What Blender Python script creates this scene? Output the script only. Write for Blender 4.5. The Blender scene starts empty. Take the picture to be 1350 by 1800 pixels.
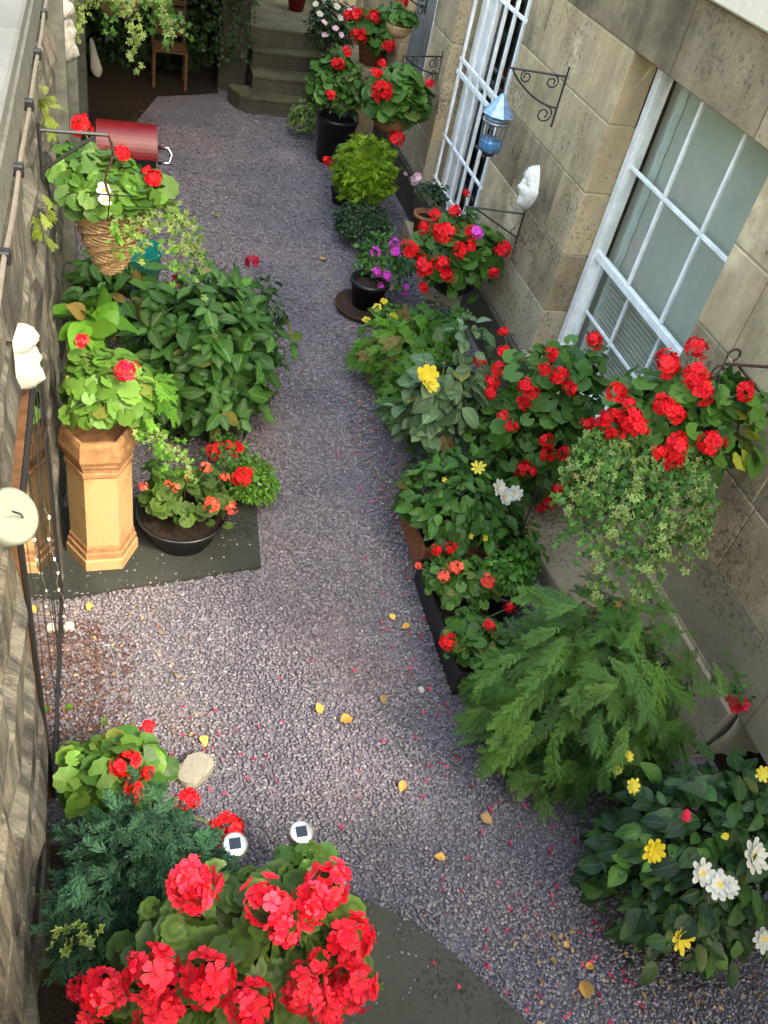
import bpy, math, random
import numpy as np
from mathutils import Vector, Matrix, noise

SC = bpy.context.scene
C = SC.collection
R = math.radians
rng = np.random.default_rng(7)
rnd = random.Random(11)

# ------------------------------------------------------------------ camera, sky, sun, exposure
cam = bpy.data.objects.new('camera', bpy.data.cameras.new('camera'))
C.objects.link(cam)
cam.matrix_world = Matrix([[0.956532, 0.021089, -0.290865, 0], [-0.224901, 0.688282, -0.689701, 0], [0.185652, 0.725136, 0.663107, 4.0], [0, 0, 0, 1]])
cam.data.sensor_fit = 'VERTICAL'; cam.data.sensor_height = 36.0; cam.data.lens = 30.36
cam.data.clip_start = 0.05; cam.data.clip_end = 400
SC.camera = cam
SUN = Vector((0.37, -0.555, 0.74)).normalized()          # towards the sun
W = bpy.data.worlds.new('World'); SC.world = W; W.use_nodes = True
wn = W.node_tree.nodes; wl = W.node_tree.links
sky = wn.new('ShaderNodeTexSky'); sky.sky_type = 'NISHITA'; sky.sun_disc = False
sky.sun_elevation = math.asin(SUN.z); sky.sun_rotation = math.atan2(SUN.x, SUN.y)
sky.air_density = 2.0; sky.dust_density = 6.0; sky.ozone_density = 1.0
wl.new(sky.outputs[0], wn['Background'].inputs[0]); wn['Background'].inputs[1].default_value = 0.15
sl = bpy.data.lights.new('sun', 'SUN'); sl.energy = 0.8; sl.angle = R(5); sl.color = (1.0, 0.94, 0.84)
so = bpy.data.objects.new('sun', sl); C.objects.link(so)
so.rotation_euler = SUN.to_track_quat('Z', 'Y').to_euler(); so.location = SUN * 30
SC.view_settings.view_transform = 'Standard'; SC.view_settings.look = 'None'
SC.view_settings.exposure = 2.7; SC.view_settings.gamma = 1.0
SC.view_settings.use_curve_mapping = False
SC.render.engine = 'CYCLES'
SC.cycles.max_bounces = 8; SC.cycles.transparent_max_bounces = 12

# ------------------------------------------------------------------ materials
def ramp(nt, stops, interp='LINEAR'):
    r = nt.nodes.new('ShaderNodeValToRGB'); r.color_ramp.interpolation = interp
    e = r.color_ramp.elements
    while len(e) < len(stops): e.new(0.5)
    for k, (p, c) in enumerate(stops):
        e[k].position = p; e[k].color = (*c, 1) if len(c) == 3 else c
    return r
def newmat(name, rough=0.7, spec=0.3):
    m = bpy.data.materials.new(name); m.use_nodes = True
    b = m.node_tree.nodes['Principled BSDF']
    b.inputs['Roughness'].default_value = rough
    b.inputs['Specular IOR Level'].default_value = spec
    return m, m.node_tree, b
def mixc(nt, blend='MIX', fac=0.5):
    n = nt.nodes.new('ShaderNodeMix'); n.data_type = 'RGBA'; n.blend_type = blend
    n.inputs[0].default_value = fac
    return n                                              # A=6 B=7 out=2
def mth(nt, op, a=None, b=None):
    n = nt.nodes.new('ShaderNodeMath'); n.operation = op
    for k, v in ((0, a), (1, b)):
        if v is None: continue
        if isinstance(v, (int, float)): n.inputs[k].default_value = v
        else: nt.links.new(v, n.inputs[k])
    return n.outputs[0]
def noise_n(nt, scale, detail=4, rough=0.6, vec=None):
    n = nt.nodes.new('ShaderNodeTexNoise'); n.inputs['Scale'].default_value = scale
    n.inputs['Detail'].default_value = detail; n.inputs['Roughness'].default_value = rough
    if vec is not None: nt.links.new(vec, n.inputs['Vector'])
    return n.outputs['Fac']
def pos_n(nt, sc=(1, 1, 1)):
    g = nt.nodes.new('ShaderNodeNewGeometry'); mp = nt.nodes.new('ShaderNodeMapping')
    mp.inputs['Scale'].default_value = sc
    nt.links.new(g.outputs['Position'], mp.inputs['Vector'])
    return mp.outputs[0]
def bump(nt, b, h, strength=0.3, dist=0.01):
    n = nt.nodes.new('ShaderNodeBump'); n.inputs['Strength'].default_value = strength
    n.inputs['Distance'].default_value = dist
    nt.links.new(h, n.inputs['Height']); nt.links.new(n.outputs[0], b.inputs['Normal'])
def rand_n(nt):
    oi = nt.nodes.new('ShaderNodeObjectInfo'); at = nt.nodes.new('ShaderNodeAttribute'); at.attribute_name = 'rnd'
    return mth(nt, 'FRACT', mth(nt, 'ADD', oi.outputs['Random'], at.outputs['Fac']))
def leaf_mat(name, a, b, edge=None, stops=(0.0, 1.0), rough=0.42, trans=0.22, var=0.45, spec=0.35):
    """a..b: span of leaf colours, one per leaf; edge: colour reached towards t=1."""
    if edge is None or 'petal' not in name:
        if 'petal' not in name and 'litter' not in name and 'dry' not in name:
            a, b = [(c[0] * .74, c[1] * .76, c[2] * .58) for c in (a, b)]
    m, nt, p = newmat(name, max(rough, .46), spec * .7)
    r = rand_n(nt)
    cr = ramp(nt, [(0, a), (.965, b), (.98, (.20, .21, .04)), (.995, (.20, .13, .04))] if ('leaf' in name and 'dry' not in name and 'ivy' not in name and 'zonal' not in name) else [(0, a), (1, b)]); nt.links.new(r, cr.inputs[0])
    col = cr.outputs[0]
    if edge is not None:
        t = nt.nodes.new('ShaderNodeAttribute'); t.attribute_name = 't'
        if isinstance(edge, list):
            er = ramp(nt, [(s, (v, v, v)) for s, v in edge[1]])
            nt.links.new(t.outputs['Fac'], er.inputs[0]); f = er.outputs[0]; ec = edge[0]
        else:
            er = ramp(nt, [(stops[0], (0, 0, 0)), (stops[1], (1, 1, 1))])
            nt.links.new(t.outputs['Fac'], er.inputs[0]); f = er.outputs[0]; ec = edge
        mx = mixc(nt); nt.links.new(f, mx.inputs[0]); nt.links.new(col, mx.inputs[6]); mx.inputs[7].default_value = (*ec, 1)
        col = mx.outputs[2]
    hs = nt.nodes.new('ShaderNodeHueSaturation')
    r2 = mth(nt, 'FRACT', mth(nt, 'MULTIPLY', r, 7.31))
    nt.links.new(mth(nt, 'ADD', mth(nt, 'MULTIPLY', r2, var * 1.3), 1 - var * 0.65), hs.inputs['Value'])
    nz = noise_n(nt, 60, 2, 0.5, pos_n(nt))
    nt.links.new(mth(nt, 'ADD', mth(nt, 'MULTIPLY', nz, 0.03), 0.485), hs.inputs['Hue'])
    nt.links.new(col, hs.inputs['Color'])
    nt.links.new(hs.outputs[0], p.inputs['Base Color'])
    tr = nt.nodes.new('ShaderNodeBsdfTranslucent'); nt.links.new(hs.outputs[0], tr.inputs[0])
    ms = nt.nodes.new('ShaderNodeMixShader'); ms.inputs[0].default_value = trans
    out = nt.nodes['Material Output']
    nt.links.new(p.outputs[0], ms.inputs[1]); nt.links.new(tr.outputs[0], ms.inputs[2]); nt.links.new(ms.outputs[0], out.inputs[0])
    bump(nt, p, noise_n(nt, 140, 2, 0.5, pos_n(nt)), 0.25, 0.004)
    return m
def plain(name, col, rough=0.6, spec=0.3, metal=0.0, nscale=30, var=0.3, bstr=0.15):
    m, nt, p = newmat(name, rough, spec); p.inputs['Metallic'].default_value = metal
    n = noise_n(nt, nscale, 4, 0.6, pos_n(nt))
    lo = tuple(c * (1 - var) for c in col); hi = tuple(min(1, c * (1 + var)) for c in col)
    cr = ramp(nt, [(0.3, lo), (0.7, hi)]); nt.links.new(n, cr.inputs[0]); nt.links.new(cr.outputs[0], p.inputs['Base Color'])
    bump(nt, p, n, bstr, 0.004)
    return m
def stone_mat(name, cols, scale=(1, 1, 1), speck=0.55, dark=(0.03, 0.028, 0.024), bstr=0.5, dirt=0.5, tint=0.35, stain=False):
    m, nt, p = newmat(name, 0.9, 0.15)
    v = pos_n(nt, scale)
    r = rand_n(nt)
    n1 = noise_n(nt, 2.2, 6, 0.65, v)
    mixr = mth(nt, 'ADD', mth(nt, 'MULTIPLY', n1, 0.75), mth(nt, 'MULTIPLY', mth(nt, 'SUBTRACT', r, 0.5), tint))
    k = len(cols)
    cr = ramp(nt, [(0.12 + 0.52 * i / (k - 1), c) for i, c in enumerate(cols)]); nt.links.new(mixr, cr.inputs[0])
    n2 = noise_n(nt, 38, 6, 0.75, v); n3 = noise_n(nt, 1.4, 5, 0.6, v)
    sp = ramp(nt, [(speck, (0, 0, 0)), (speck + 0.16, (1, 1, 1))])
    nt.links.new(mth(nt, 'ADD', n2, mth(nt, 'MULTIPLY', mth(nt, 'SUBTRACT', n3, 0.5), dirt)), sp.inputs[0])
    mx = mixc(nt); nt.links.new(mth(nt, 'MULTIPLY', sp.outputs[0], 0.75), mx.inputs[0])
    nt.links.new(cr.outputs[0], mx.inputs[6]); mx.inputs[7].default_value = (*dark, 1)
    n4 = noise_n(nt, 240, 2, 0.5, v)
    n5 = noise_n(nt, 1.0, 5, 0.7, pos_n(nt, (2.2, 2.2, .55))); st_ = ramp(nt, [(.34, (.64, .61, .57)), (.56, (1, 1, 1))]); nt.links.new(n5, st_.inputs[0])
    sm = mixc(nt, 'MULTIPLY', 1.0 if stain else 0.0); nt.links.new(mx.outputs[2], sm.inputs[6]); nt.links.new(st_.outputs[0], sm.inputs[7]); mx = sm
    ov = mixc(nt, 'OVERLAY', 0.35); nt.links.new(mx.outputs[2], ov.inputs[6]); nt.links.new(n4, ov.inputs[7])
    nt.links.new(ov.outputs[2], p.inputs['Base Color'])
    bump(nt, p, mth(nt, 'ADD', n2, mth(nt, 'MULTIPLY', n4, 0.5)), bstr, 0.006)
    return m

M = {}
M['sand'] = stone_mat('sandstone', [(.16, .13, .09), (.30, .235, .145), (.45, .35, .205), (.39, .30, .185), (.62, .50, .31)], speck=0.55, dirt=0.7, stain=True)
M['sand_dk'] = stone_mat('weathered_sandstone', [(.13, .10, .065), (.24, .185, .115), (.34, .265, .16), (.43, .34, .21)], speck=0.53, dirt=0.8, stain=True)
M['plinth'] = stone_mat('plinth_stone', [(.22, .18, .115), (.32, .265, .17), (.40, .335, .22)], speck=0.53, dirt=.7)
M['umber'] = stone_mat('umber_stone', [(.03, .027, .02), (.065, .058, .042), (.10, .088, .062)], speck=0.5)  # dark brown stone for the lowest course, risers and far walls
M['mortar'] = plain('mortar', (.34, .285, .195), 0.95, 0.1, nscale=60)
M['wallstone'] = stone_mat('grey_wall_stone', [(.016, .016, .014), (.06, .059, .052), (.165, .157, .125), (.064, .063, .057), (.18, .166, .122), (.04, .04, .037), (.15, .145, .12)],
                           scale=(1.2, 3.4, 0.55), speck=0.47, dirt=0.9, tint=0.3, bstr=0.9)
M['coping'] = stone_mat('coping_stone', [(.085, .09, .083), (.115, .12, .112), (.14, .145, .135)], speck=0.66, bstr=0.2)
M['copdark'] = plain('coping_fascia', (.10, .105, .09), 0.85, 0.15, nscale=12)
M['stucco'] = plain('cream_stucco', (.62, .55, .42), 0.85, 0.2, nscale=20, var=0.08)
M['white'] = plain('white_paint', (.76, .765, .735), 0.45, 0.35, nscale=9, var=0.16, bstr=0.05)
M['black'] = plain('black_plastic', (.012, .012, .013), 0.38, 0.45, nscale=40, var=0.3, bstr=0.05)
M['iron'] = plain('black_iron', (.012, .012, .012), 0.5, 0.4, nscale=80)
M['rusty'] = plain('rusty_iron', (.035, .018, .012), 0.7, 0.3, nscale=80, var=0.5)
M['terra'] = plain('terracotta', (.24, .10, .05), 0.85, 0.2, nscale=25)
M['teal'] = plain('teal_glaze', (.004, .13, .105), 0.25, 0.5, nscale=10, var=0.15, bstr=0.03)
M['redp'] = plain('red_enamel', (.15, .006, .010), 0.42, 0.5, nscale=8, var=0.2, bstr=0.02)
M['chrome'] = plain('bright_metal', (.75, .75, .74), 0.25, 0.5, 1.0, nscale=10, var=0.05, bstr=0.02)
M['plaster'] = plain('white_plaster', (.36, .35, .30), 0.85, 0.2, nscale=60, var=0.12, bstr=0.4)
M['chalk'] = plain('chalk_white', (.66, .66, .60), 0.85, 0.2, nscale=45, var=0.2, bstr=0.6)
M['greyplaster'] = plain('grey_plaster', (.25, .245, .22), 0.9, 0.2, nscale=50, var=0.35, bstr=0.5)
M['sage'] = plain('sage_enamel', (.165, .185, .15), 0.5, 0.3, nscale=14, var=0.07, bstr=0.05)
M['soil'] = plain('soil', (.022, .016, .011), 0.95, 0.1, nscale=70, var=0.6, bstr=0.8)
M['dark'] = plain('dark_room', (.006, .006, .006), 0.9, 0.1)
M['wood'] = plain('brown_wood', (.085, .042, .018), 0.7, 0.25, nscale=20, var=0.4)
M['straw'] = plain('wicker', (.36, .24, .125), 0.85, 0.15, nscale=90, var=0.6, bstr=0.8)
M['stem'] = plain('green_stem', (.12, .16, .05), 0.6, 0.3)
M['twig'] = plain('brown_twig', (.06, .042, .026), 0.85, 0.15, nscale=60)
M['wire'] = plain('dark_wire', (.02, .02, .02), 0.6, 0.3)
M['cable'] = plain('pale_cable', (.13, .12, .095), 0.6, 0.3, nscale=30, var=0.15)
M['blue'] = plain('blue_lacquer', (.055, .19, .40), 0.3, 0.5, nscale=30, var=0.5, bstr=0.1)
M['paleblue'] = plain('pale_blue_metal', (.20, .31, .52), 0.3, 0.5, 0.4, nscale=30, var=0.35, bstr=0.1)
M['greymetal'] = plain('grey_metal', (.22, .23, .24), 0.35, 0.5, 0.6, nscale=30)
M['solar'] = plain('solar_cell', (.008, .009, .014), 0.2, 0.5, nscale=20)
M['steel'] = plain('brushed_steel', (.66, .66, .62), 0.32, 0.5, 0.85, nscale=60, var=0.08)
M['blind'] = plain('pale_blind', (.38, .40, .33), 0.8, 0.2, nscale=8, var=0.06, bstr=0.02)
M['slat'] = plain('blind_slat', (.42, .41, .33), 0.7, 0.2, nscale=8, var=0.06, bstr=0.02)
M['net'] = plain('net_curtain', (.42, .47, .42), 0.8, 0.2, nscale=8, var=0.06, bstr=0.02)
M['step'] = stone_mat('mossy_step', [(.025, .027, .013), (.055, .052, .026), (.095, .086, .05), (.05, .053, .02)], speck=0.55, dirt=0.6)
M['slate'] = stone_mat('dark_slate', [(.010, .012, .010), (.026, .030, .024), (.042, .044, .038)], speck=0.57, dirt=.9, dark=(.008, .009, .007), bstr=0.3)
M['paving'] = stone_mat('green_paving', [(.020, .024, .016), (.044, .050, .037), (.062, .064, .052)], speck=0.56, dirt=.9, dark=(.012, .014, .009), bstr=0.4)
M['rock'] = stone_mat('pale_rock', [(.16, .15, .115), (.27, .255, .20), (.20, .188, .145)], speck=0.6, bstr=0.8)
M['pav'] = stone_mat('pavement_stone', [(.15, .15, .145), (.19, .19, .18), (.22, .22, .205)], speck=0.66, bstr=0.2)
M['panel'] = plain('grey_shutter', (.19, .19, .175), 0.8, 0.2, nscale=14, var=0.25)
M['bark'] = plain('bark', (.05, .038, .026), 0.95, 0.1, nscale=24, var=0.5, bstr=0.9)

def pot_clay():
    m, nt, p = newmat('buff_chimney_clay', 0.85, 0.2)
    v = pos_n(nt); n = noise_n(nt, 9, 5, 0.65, v); n2 = noise_n(nt, 60, 4, 0.7, v)
    cr = ramp(nt, [(0.3, (.30, .185, .075)), (0.5, (.41, .275, .125)), (0.72, (.36, .25, .13))])
    nt.links.new(n, cr.inputs[0]); mx = mixc(nt)
    s = ramp(nt, [(0.56, (0, 0, 0)), (0.72, (1, 1, 1))]); nt.links.new(n2, s.inputs[0])
    nt.links.new(mth(nt, 'MULTIPLY', s.outputs[0], 0.5), mx.inputs[0]); nt.links.new(cr.outputs[0], mx.inputs[6])
    mx.inputs[7].default_value = (.22, .13, .06, 1)
    nt.links.new(mx.outputs[2], p.inputs['Base Color']); bump(nt, p, n2, 0.3, 0.004)
    return m
M['clay'] = pot_clay()
M['clayband'] = plain('orange_chimney_clay', (.27, .145, .065), 0.85, 0.2, nscale=20, var=0.3)

def glass():
    m, nt, p = newmat('window_glass', 0.03, 0.5)
    tr = nt.nodes.new('ShaderNodeBsdfTransparent'); tr.inputs[0].default_value = (.97, .98, .97, 1)
    gl = nt.nodes.new('ShaderNodeBsdfGlossy'); gl.inputs['Roughness'].default_value = 0.02
    fr = nt.nodes.new('ShaderNodeLayerWeight'); fr.inputs[0].default_value = 0.5
    ms = nt.nodes.new('ShaderNodeMixShader')
    nt.links.new(mth(nt, 'ADD', mth(nt, 'MULTIPLY', mth(nt, 'POWER', fr.outputs['Facing'], 4.0), 0.45), 0.02), ms.inputs[0]); nt.links.new(tr.outputs[0], ms.inputs[1]); nt.links.new(gl.outputs[0], ms.inputs[2])
    nt.links.new(ms.outputs[0], nt.nodes['Material Output'].inputs[0])
    return m
M['glass'] = glass()
mm, nt_, p_ = newmat('mirror_glass', 0.04, 0.5); p_.inputs['Metallic'].default_value = 1; p_.inputs['Base Color'].default_value = (.62, .62, .58, 1); M['mirror'] = mm

def gravel_mat(name, base):
    m, nt, p = newmat(name, 0.75, 0.3)
    r = rand_n(nt)
    cr = ramp(nt, [(0, (.11, .104, .112)), (.25, (.155, .147, .158)), (.5, (.19, .18, .194)), (.75, (.215, .202, .212)), (.95, (.25, .235, .24)), (.992, (.29, .27, .265)), (1, (.42, .40, .37))]) if not base else \
        ramp(nt, [(0.3, (.07, .066, .072)), (0.5, (.13, .122, .134)), (0.7, (.19, .178, .19))])
    v = pos_n(nt)
    nt.links.new(noise_n(nt, 45, 3, 0.7, v) if base else r, cr.inputs[0])
    n = noise_n(nt, 1.1, 3, 0.5, v)
    tint = ramp(nt, [(0.3, (.72, .72, .80)), (0.48, (.95, .93, .98)), (0.68, (1.15, 1.04, 1.02))]); nt.links.new(n, tint.inputs[0])
    mx = mixc(nt, 'MULTIPLY', 1.0); nt.links.new(cr.outputs[0], mx.inputs[6]); nt.links.new(tint.outputs[0], mx.inputs[7])
    nt.links.new(mx.outputs[2], p.inputs['Base Color'])
    bump(nt, p, noise_n(nt, 60 if base else 150, 4, 0.7, v), 0.9 if base else 0.4, 0.012)
    return m
M['gravel'] = gravel_mat('slate_chippings', False); M['gravelbed'] = gravel_mat('gravel_bed', True)

# leaves and petals
M['ger'] = leaf_mat('geranium_leaf', (.045, .125, .022), (.10, .21, .04), edge=[(.04, .10, .02), [(0.0, 0.0), (0.3, 0.1), (0.55, .5), (0.8, 0.1), (1, 0)]])
M['gerlit'] = leaf_mat('sunlit_geranium_leaf', (.075, .18, .028), (.14, .265, .045), edge=[(.08, .18, .03), [(0.0, 0.0), (0.3, 0.1), (0.55, .4), (0.8, 0.1), (1, 0)]])  # lighter copy of the geranium leaf; sunlight is in its colour
M['zonal'] = leaf_mat('zonal_geranium_leaf', (.06, .125, .024), (.11, .19, .038), edge=[(.035, .06, .017), [(0.0, 0.0), (0.35, 0.1), (0.52, .8), (0.8, .15), (1, 0)]])
M['yel'] = leaf_mat('yellowing_leaf', (.32, .36, .04), (.50, .46, .05))
M['hyd'] = leaf_mat('hydrangea_leaf', (.03, .10, .022), (.062, .16, .036), edge=[(.11, .20, .06), [(0, .85), (.12, 0), (1, 0)]], rough=0.36)
M['dahl'] = leaf_mat('dahlia_leaf', (.035, .10, .022), (.075, .17, .036), edge=[(.10, .19, .06), [(0, .6), (.12, 0), (1, 0)]])
M['rose'] = leaf_mat('dark_rose_leaf', (.018, .05, .022), (.05, .105, .036), edge=[(.09, .14, .06), [(0, .6), (.12, 0), (1, 0)]], rough=0.4)
M['grey'] = leaf_mat('grey_green_leaf', (.085, .16, .09), (.17, .26, .15), edge=[(.25, .33, .2), [(0, .6), (.14, 0), (1, 0)]], rough=0.5)
M['ivy'] = leaf_mat('variegated_ivy_leaf', (.075, .15, .035), (.17, .27, .06), edge=[(.36, .42, .14), [(0, 0), (.62, .0), (.9, .6), (1, .7)]])
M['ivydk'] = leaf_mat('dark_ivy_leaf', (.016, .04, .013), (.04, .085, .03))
M['fern'] = leaf_mat('cypress_spray', (.04, .115, .022), (.095, .19, .035), rough=0.6, trans=0.15, var=0.6)
M['bluecon'] = leaf_mat('blue_conifer_spray', (.017, .066, .044), (.048, .13, .08), rough=0.6, trans=0.12, var=0.6)
M['gold'] = leaf_mat('golden_conifer_spray', (.12, .24, .008), (.23, .36, .015), rough=0.6, trans=0.2, var=0.5)
M['box'] = leaf_mat('box_leaf', (.014, .045, .022), (.04, .09, .04), rough=0.4)
M['bright'] = leaf_mat('bright_small_leaf', (.06, .18, .018), (.13, .30, .035), rough=0.5)
M['mid'] = leaf_mat('mid_small_leaf', (.035, .12, .02), (.08, .20, .035), rough=0.5)
M['grass'] = leaf_mat('yellow_fern', (.15, .21, .03), (.25, .32, .05), rough=0.5)
M['red'] = leaf_mat('scarlet_petal', (.58, .004, .010), (.86, .022, .028), edge=[(.46, .003, .008), [(0, 1), (.5, 0.1), (1, 0)]], rough=0.6, trans=0.25, var=0.4, spec=0.2)
M['crim'] = leaf_mat('crimson_petal', (.62, .005, .022), (.90, .055, .09), edge=[(.50, .004, .018), [(0, 1), (.5, 0.1), (1, 0)]], rough=0.6, trans=0.25, var=0.35, spec=0.2)
M['coral'] = leaf_mat('coral_petal', (.75, .06, .035), (.85, .16, .10), rough=0.55, trans=0.25, var=0.2, spec=0.2)
M['maroon'] = leaf_mat('maroon_petal', (.22, .003, .018), (.36, .008, .04), rough=0.5, trans=0.2, var=0.2)
M['mag'] = leaf_mat('magenta_petal', (.52, .03, .42), (.66, .09, .55), rough=0.55, trans=0.25, var=0.2, spec=0.2)
M['pink'] = leaf_mat('pink_petal', (.75, .42, .55), (.85, .62, .70), rough=0.6, trans=0.3, var=0.15)
M['whitep'] = leaf_mat('white_petal', (.55, .55, .46), (.64, .63, .56), edge=[(.80, .55, .05), [(0, 1), (.22, 1), (.32, 0), (1, 0)]], rough=0.6, trans=0.3, var=0.1)
M['yelp'] = leaf_mat('yellow_petal', (.62, .48, .02), (.70, .60, .07), rough=0.6, trans=0.3, var=0.12)
M['dry'] = leaf_mat('dry_leaf', (.45, .22, .05), (.60, .34, .07), rough=0.7, trans=0.1, var=0.4)
M['litter'] = leaf_mat('petal_litter', (.34, .006, .03), (.55, .035, .09), rough=0.6, trans=0.1, var=0.5)
M['mulch'] = leaf_mat('mulch_litter', (.05, .022, .016), (.14, .07, .05), rough=0.85, trans=0.05, var=0.7)
M['litter2'] = leaf_mat('leaf_litter', (.16, .10, .04), (.40, .26, .10), rough=0.8, trans=0.1, var=0.7)

# ------------------------------------------------------------------ mesh helpers
class MB:
    def __init__(s): s.v = []; s.f = []; s.m = []
    def add(s, vs, fs, m=0):
        o = len(s.v); s.v += [tuple(v) for v in vs]; s.f += [tuple(i + o for i in f) for f in fs]; s.m += [m] * len(fs)
    def box(s, a, b, m=0, bev=0.0):
        x0, y0, z0 = a; x1, y1, z1 = b
        if bev <= 0:
            s.add([(x0, y0, z0), (x1, y0, z0), (x1, y1, z0), (x0, y1, z0), (x0, y0, z1), (x1, y0, z1), (x1, y1, z1), (x0, y1, z1)],
                  [(0, 3, 2, 1), (4, 5, 6, 7), (0, 1, 5, 4), (1, 2, 6, 5), (2, 3, 7, 6), (3, 0, 4, 7)], m); return
        c = [(x0 + x1) / 2, (y0 + y1) / 2, (z0 + z1) / 2]; h = [(x1 - x0) / 2, (y1 - y0) / 2, (z1 - z0) / 2]
        bv = min(bev, min(h) * 0.6); vs = []; idx = {}
        for sx in (-1, 1):
            for sy in (-1, 1):
                for sz in (-1, 1):
                    for ax in range(3):
                        p = [c[0] + sx * (h[0] - (bv if ax != 0 else 0)), c[1] + sy * (h[1] - (bv if ax != 1 else 0)), c[2] + sz * (h[2] - (bv if ax != 2 else 0))]
                        idx[(sx, sy, sz, ax)] = len(vs); vs.append(p)
        fs = []
        for ax in range(3):
            o1, o2 = [k for k in range(3) if k != ax]
            for sg in (-1, 1):
                q = []
                for u, w in ((-1, -1), (1, -1), (1, 1), (-1, 1)):
                    k = [0, 0, 0]; k[ax] = sg; k[o1] = u; k[o2] = w; q.append(idx[(*k, ax)])
                fs.append(q)
            for u in (-1, 1):
                for w in (-1, 1):
                    k0 = [0, 0, 0]; k0[o1] = u; k0[o2] = w; a0 = k0[:]; a0[ax] = -1; a1 = k0[:]; a1[ax] = 1
                    fs.append([idx[(*a0, o1)], idx[(*a1, o1)], idx[(*a1, o2)], idx[(*a0, o2)]])
        for sx in (-1, 1):
            for sy in (-1, 1):
                for sz in (-1, 1): fs.append([idx[(sx, sy, sz, k)] for k in range(3)])
        cc = Vector(c); out = []
        for f in fs:
            n = (Vector(vs[f[1]]) - Vector(vs[f[0]])).cross(Vector(vs[f[2]]) - Vector(vs[f[1]]))
            mid = sum((Vector(vs[i]) for i in f), Vector()) / len(f)
            out.append(f if n.dot(mid - cc) > 0 else f[::-1])
        s.add(vs, out, m)
    def tube(s, pts, r, n=6, m=0, r1=None):
        pts = [Vector(p) for p in pts]; K = len(pts); rings = []
        up = Vector((0, 0, 1))
        for i, p in enumerate(pts):
            t = (pts[min(i + 1, K - 1)] - pts[max(i - 1, 0)]).normalized()
            a = t.cross(up)
            if a.length < 0.1: a = t.cross(Vector((1, 0, 0)))
            a.normalize(); b = t.cross(a)
            rr = r if r1 is None else r + (r1 - r) * i / max(1, K - 1)
            rings.append([p + (a * math.cos(2 * math.pi * k / n) + b * math.sin(2 * math.pi * k / n)) * rr for k in range(n)])
        vs = [v for rg in rings for v in rg]
        fs = [(i * n + k, i * n + (k + 1) % n, (i + 1) * n + (k + 1) % n, (i + 1) * n + k) for i in range(K - 1) for k in range(n)]
        fs += [tuple(range(n))[::-1], tuple((K - 1) * n + k for k in range(n))]
        s.add(vs, fs, m)
    def lathe(s, prof, c=(0, 0, 0), n=20, m=0, a0=0.0, axis=None, sx=1, sy=1):
        vs = []; c = Vector(c)
        q = Vector((0, 0, 1)).rotation_difference(Vector(axis)) if axis is not None else None
        for r, z in prof:
            for k in range(n):
                a = a0 + 2 * math.pi * k / n
                p = Vector((r * math.cos(a) * sx, r * math.sin(a) * sy, z))
                if q: p = q @ p
                vs.append(c + p)
        K = len(prof)
        fs = [(i * n + k, i * n + (k + 1) % n, (i + 1) * n + (k + 1) % n, (i + 1) * n + k) for i in range(K - 1) for k in range(n)]
        if prof[0][0] > 1e-4: fs.append(tuple(range(n))[::-1])
        if prof[-1][0] > 1e-4: fs.append(tuple((K - 1) * n + k for k in range(n)))
        s.add(vs, fs, m)
    def build(s, name, mats, parent=None, smooth=False):
        if not isinstance(mats, (list, tuple)): mats = [mats]
        off = parent_loc(parent)
        me = bpy.data.meshes.new(name)
        me.from_pydata([(v[0] - off[0], v[1] - off[1], v[2] - off[2]) for v in s.v], [], s.f)
        for m in mats: me.materials.append(m)
        if len(mats) > 1: me.polygons.foreach_set('material_index', s.m)
        if smooth: me.polygons.foreach_set('use_smooth', [True] * len(s.f))
        me.update()
        return link(name, me, parent)
LOC = {}
def parent_loc(p):
    o = Vector((0, 0, 0))
    while p is not None: o = o + LOC.get(p, Vector((0, 0, 0))); p = PAR.get(p)
    return o
PAR = {}
def link(name, me, parent=None, loc=(0, 0, 0)):
    o = bpy.data.objects.new(name, me); C.objects.link(o); o.location = loc
    if parent is not None: o.parent = parent
    LOC[o] = Vector(loc); PAR[o] = parent
    return o
def tag(o, label=None, cat=None, group=None, kind=None):
    for k, v in (('label', label), ('category', cat), ('group', group), ('kind', kind)):
        if v: o[k] = v
    return o
def thing(name, label, cat, loc, group=None):
    o = link(name, None, None, loc); o.empty_display_size = 0.1
    return tag(o, label, cat, group)

# leaf templates: (verts, faces, t) ---------------------------------------------------------
def grow(rows, ts):                       # rows of equal length -> grid faces
    n = len(rows[0]); v = [p for r in rows for p in r]; t = [x for r in ts for x in r]
    f = [(i * n + k, i * n + k + 1, (i + 1) * n + k + 1, (i + 1) * n + k) for i in range(len(rows) - 1) for k in range(n - 1)]
    return np.array(v, float), f, np.array(t, float)
def T_round(seed):
    r_ = random.Random(seed); N = 17; v = [(0, 0, 0)]; t = [0.0]
    cup = r_.uniform(-.04, .09)
    for ring, rr in ((1, 0.55), (2, 1.0)):
        for k in range(N):
            a = math.radians(-158 + 316 * k / (N - 1))
            q = rr * (1 + (0.055 * (1 if k % 2 else -1) if ring == 2 else 0) + 0.03 * r_.uniform(-1, 1))
            x, y = q * math.sin(a), q * math.cos(a)
            z = cup * q * q - 0.02 + (0.045 * math.cos(5 * a + seed) * q * q) + 0.02 * r_.uniform(-1, 1)
            v.append((x, y + 0.12, z)); t.append(0.55 if ring == 1 else 1.0)
    f = []
    for k in range(N - 1):
        f.append((0, 1 + k + 1, 1 + k)); f.append((1 + k, 1 + k + 1, 1 + N + k + 1, 1 + N + k))
    v = [(x, y, z - (.18 + .1 * math.sin(seed)) * max(0, math.sin(seed * 2.1) * x + math.cos(seed * 1.3) * y) ** 2) for x, y, z in v]
    return np.array(v), f, np.array(t)
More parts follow.
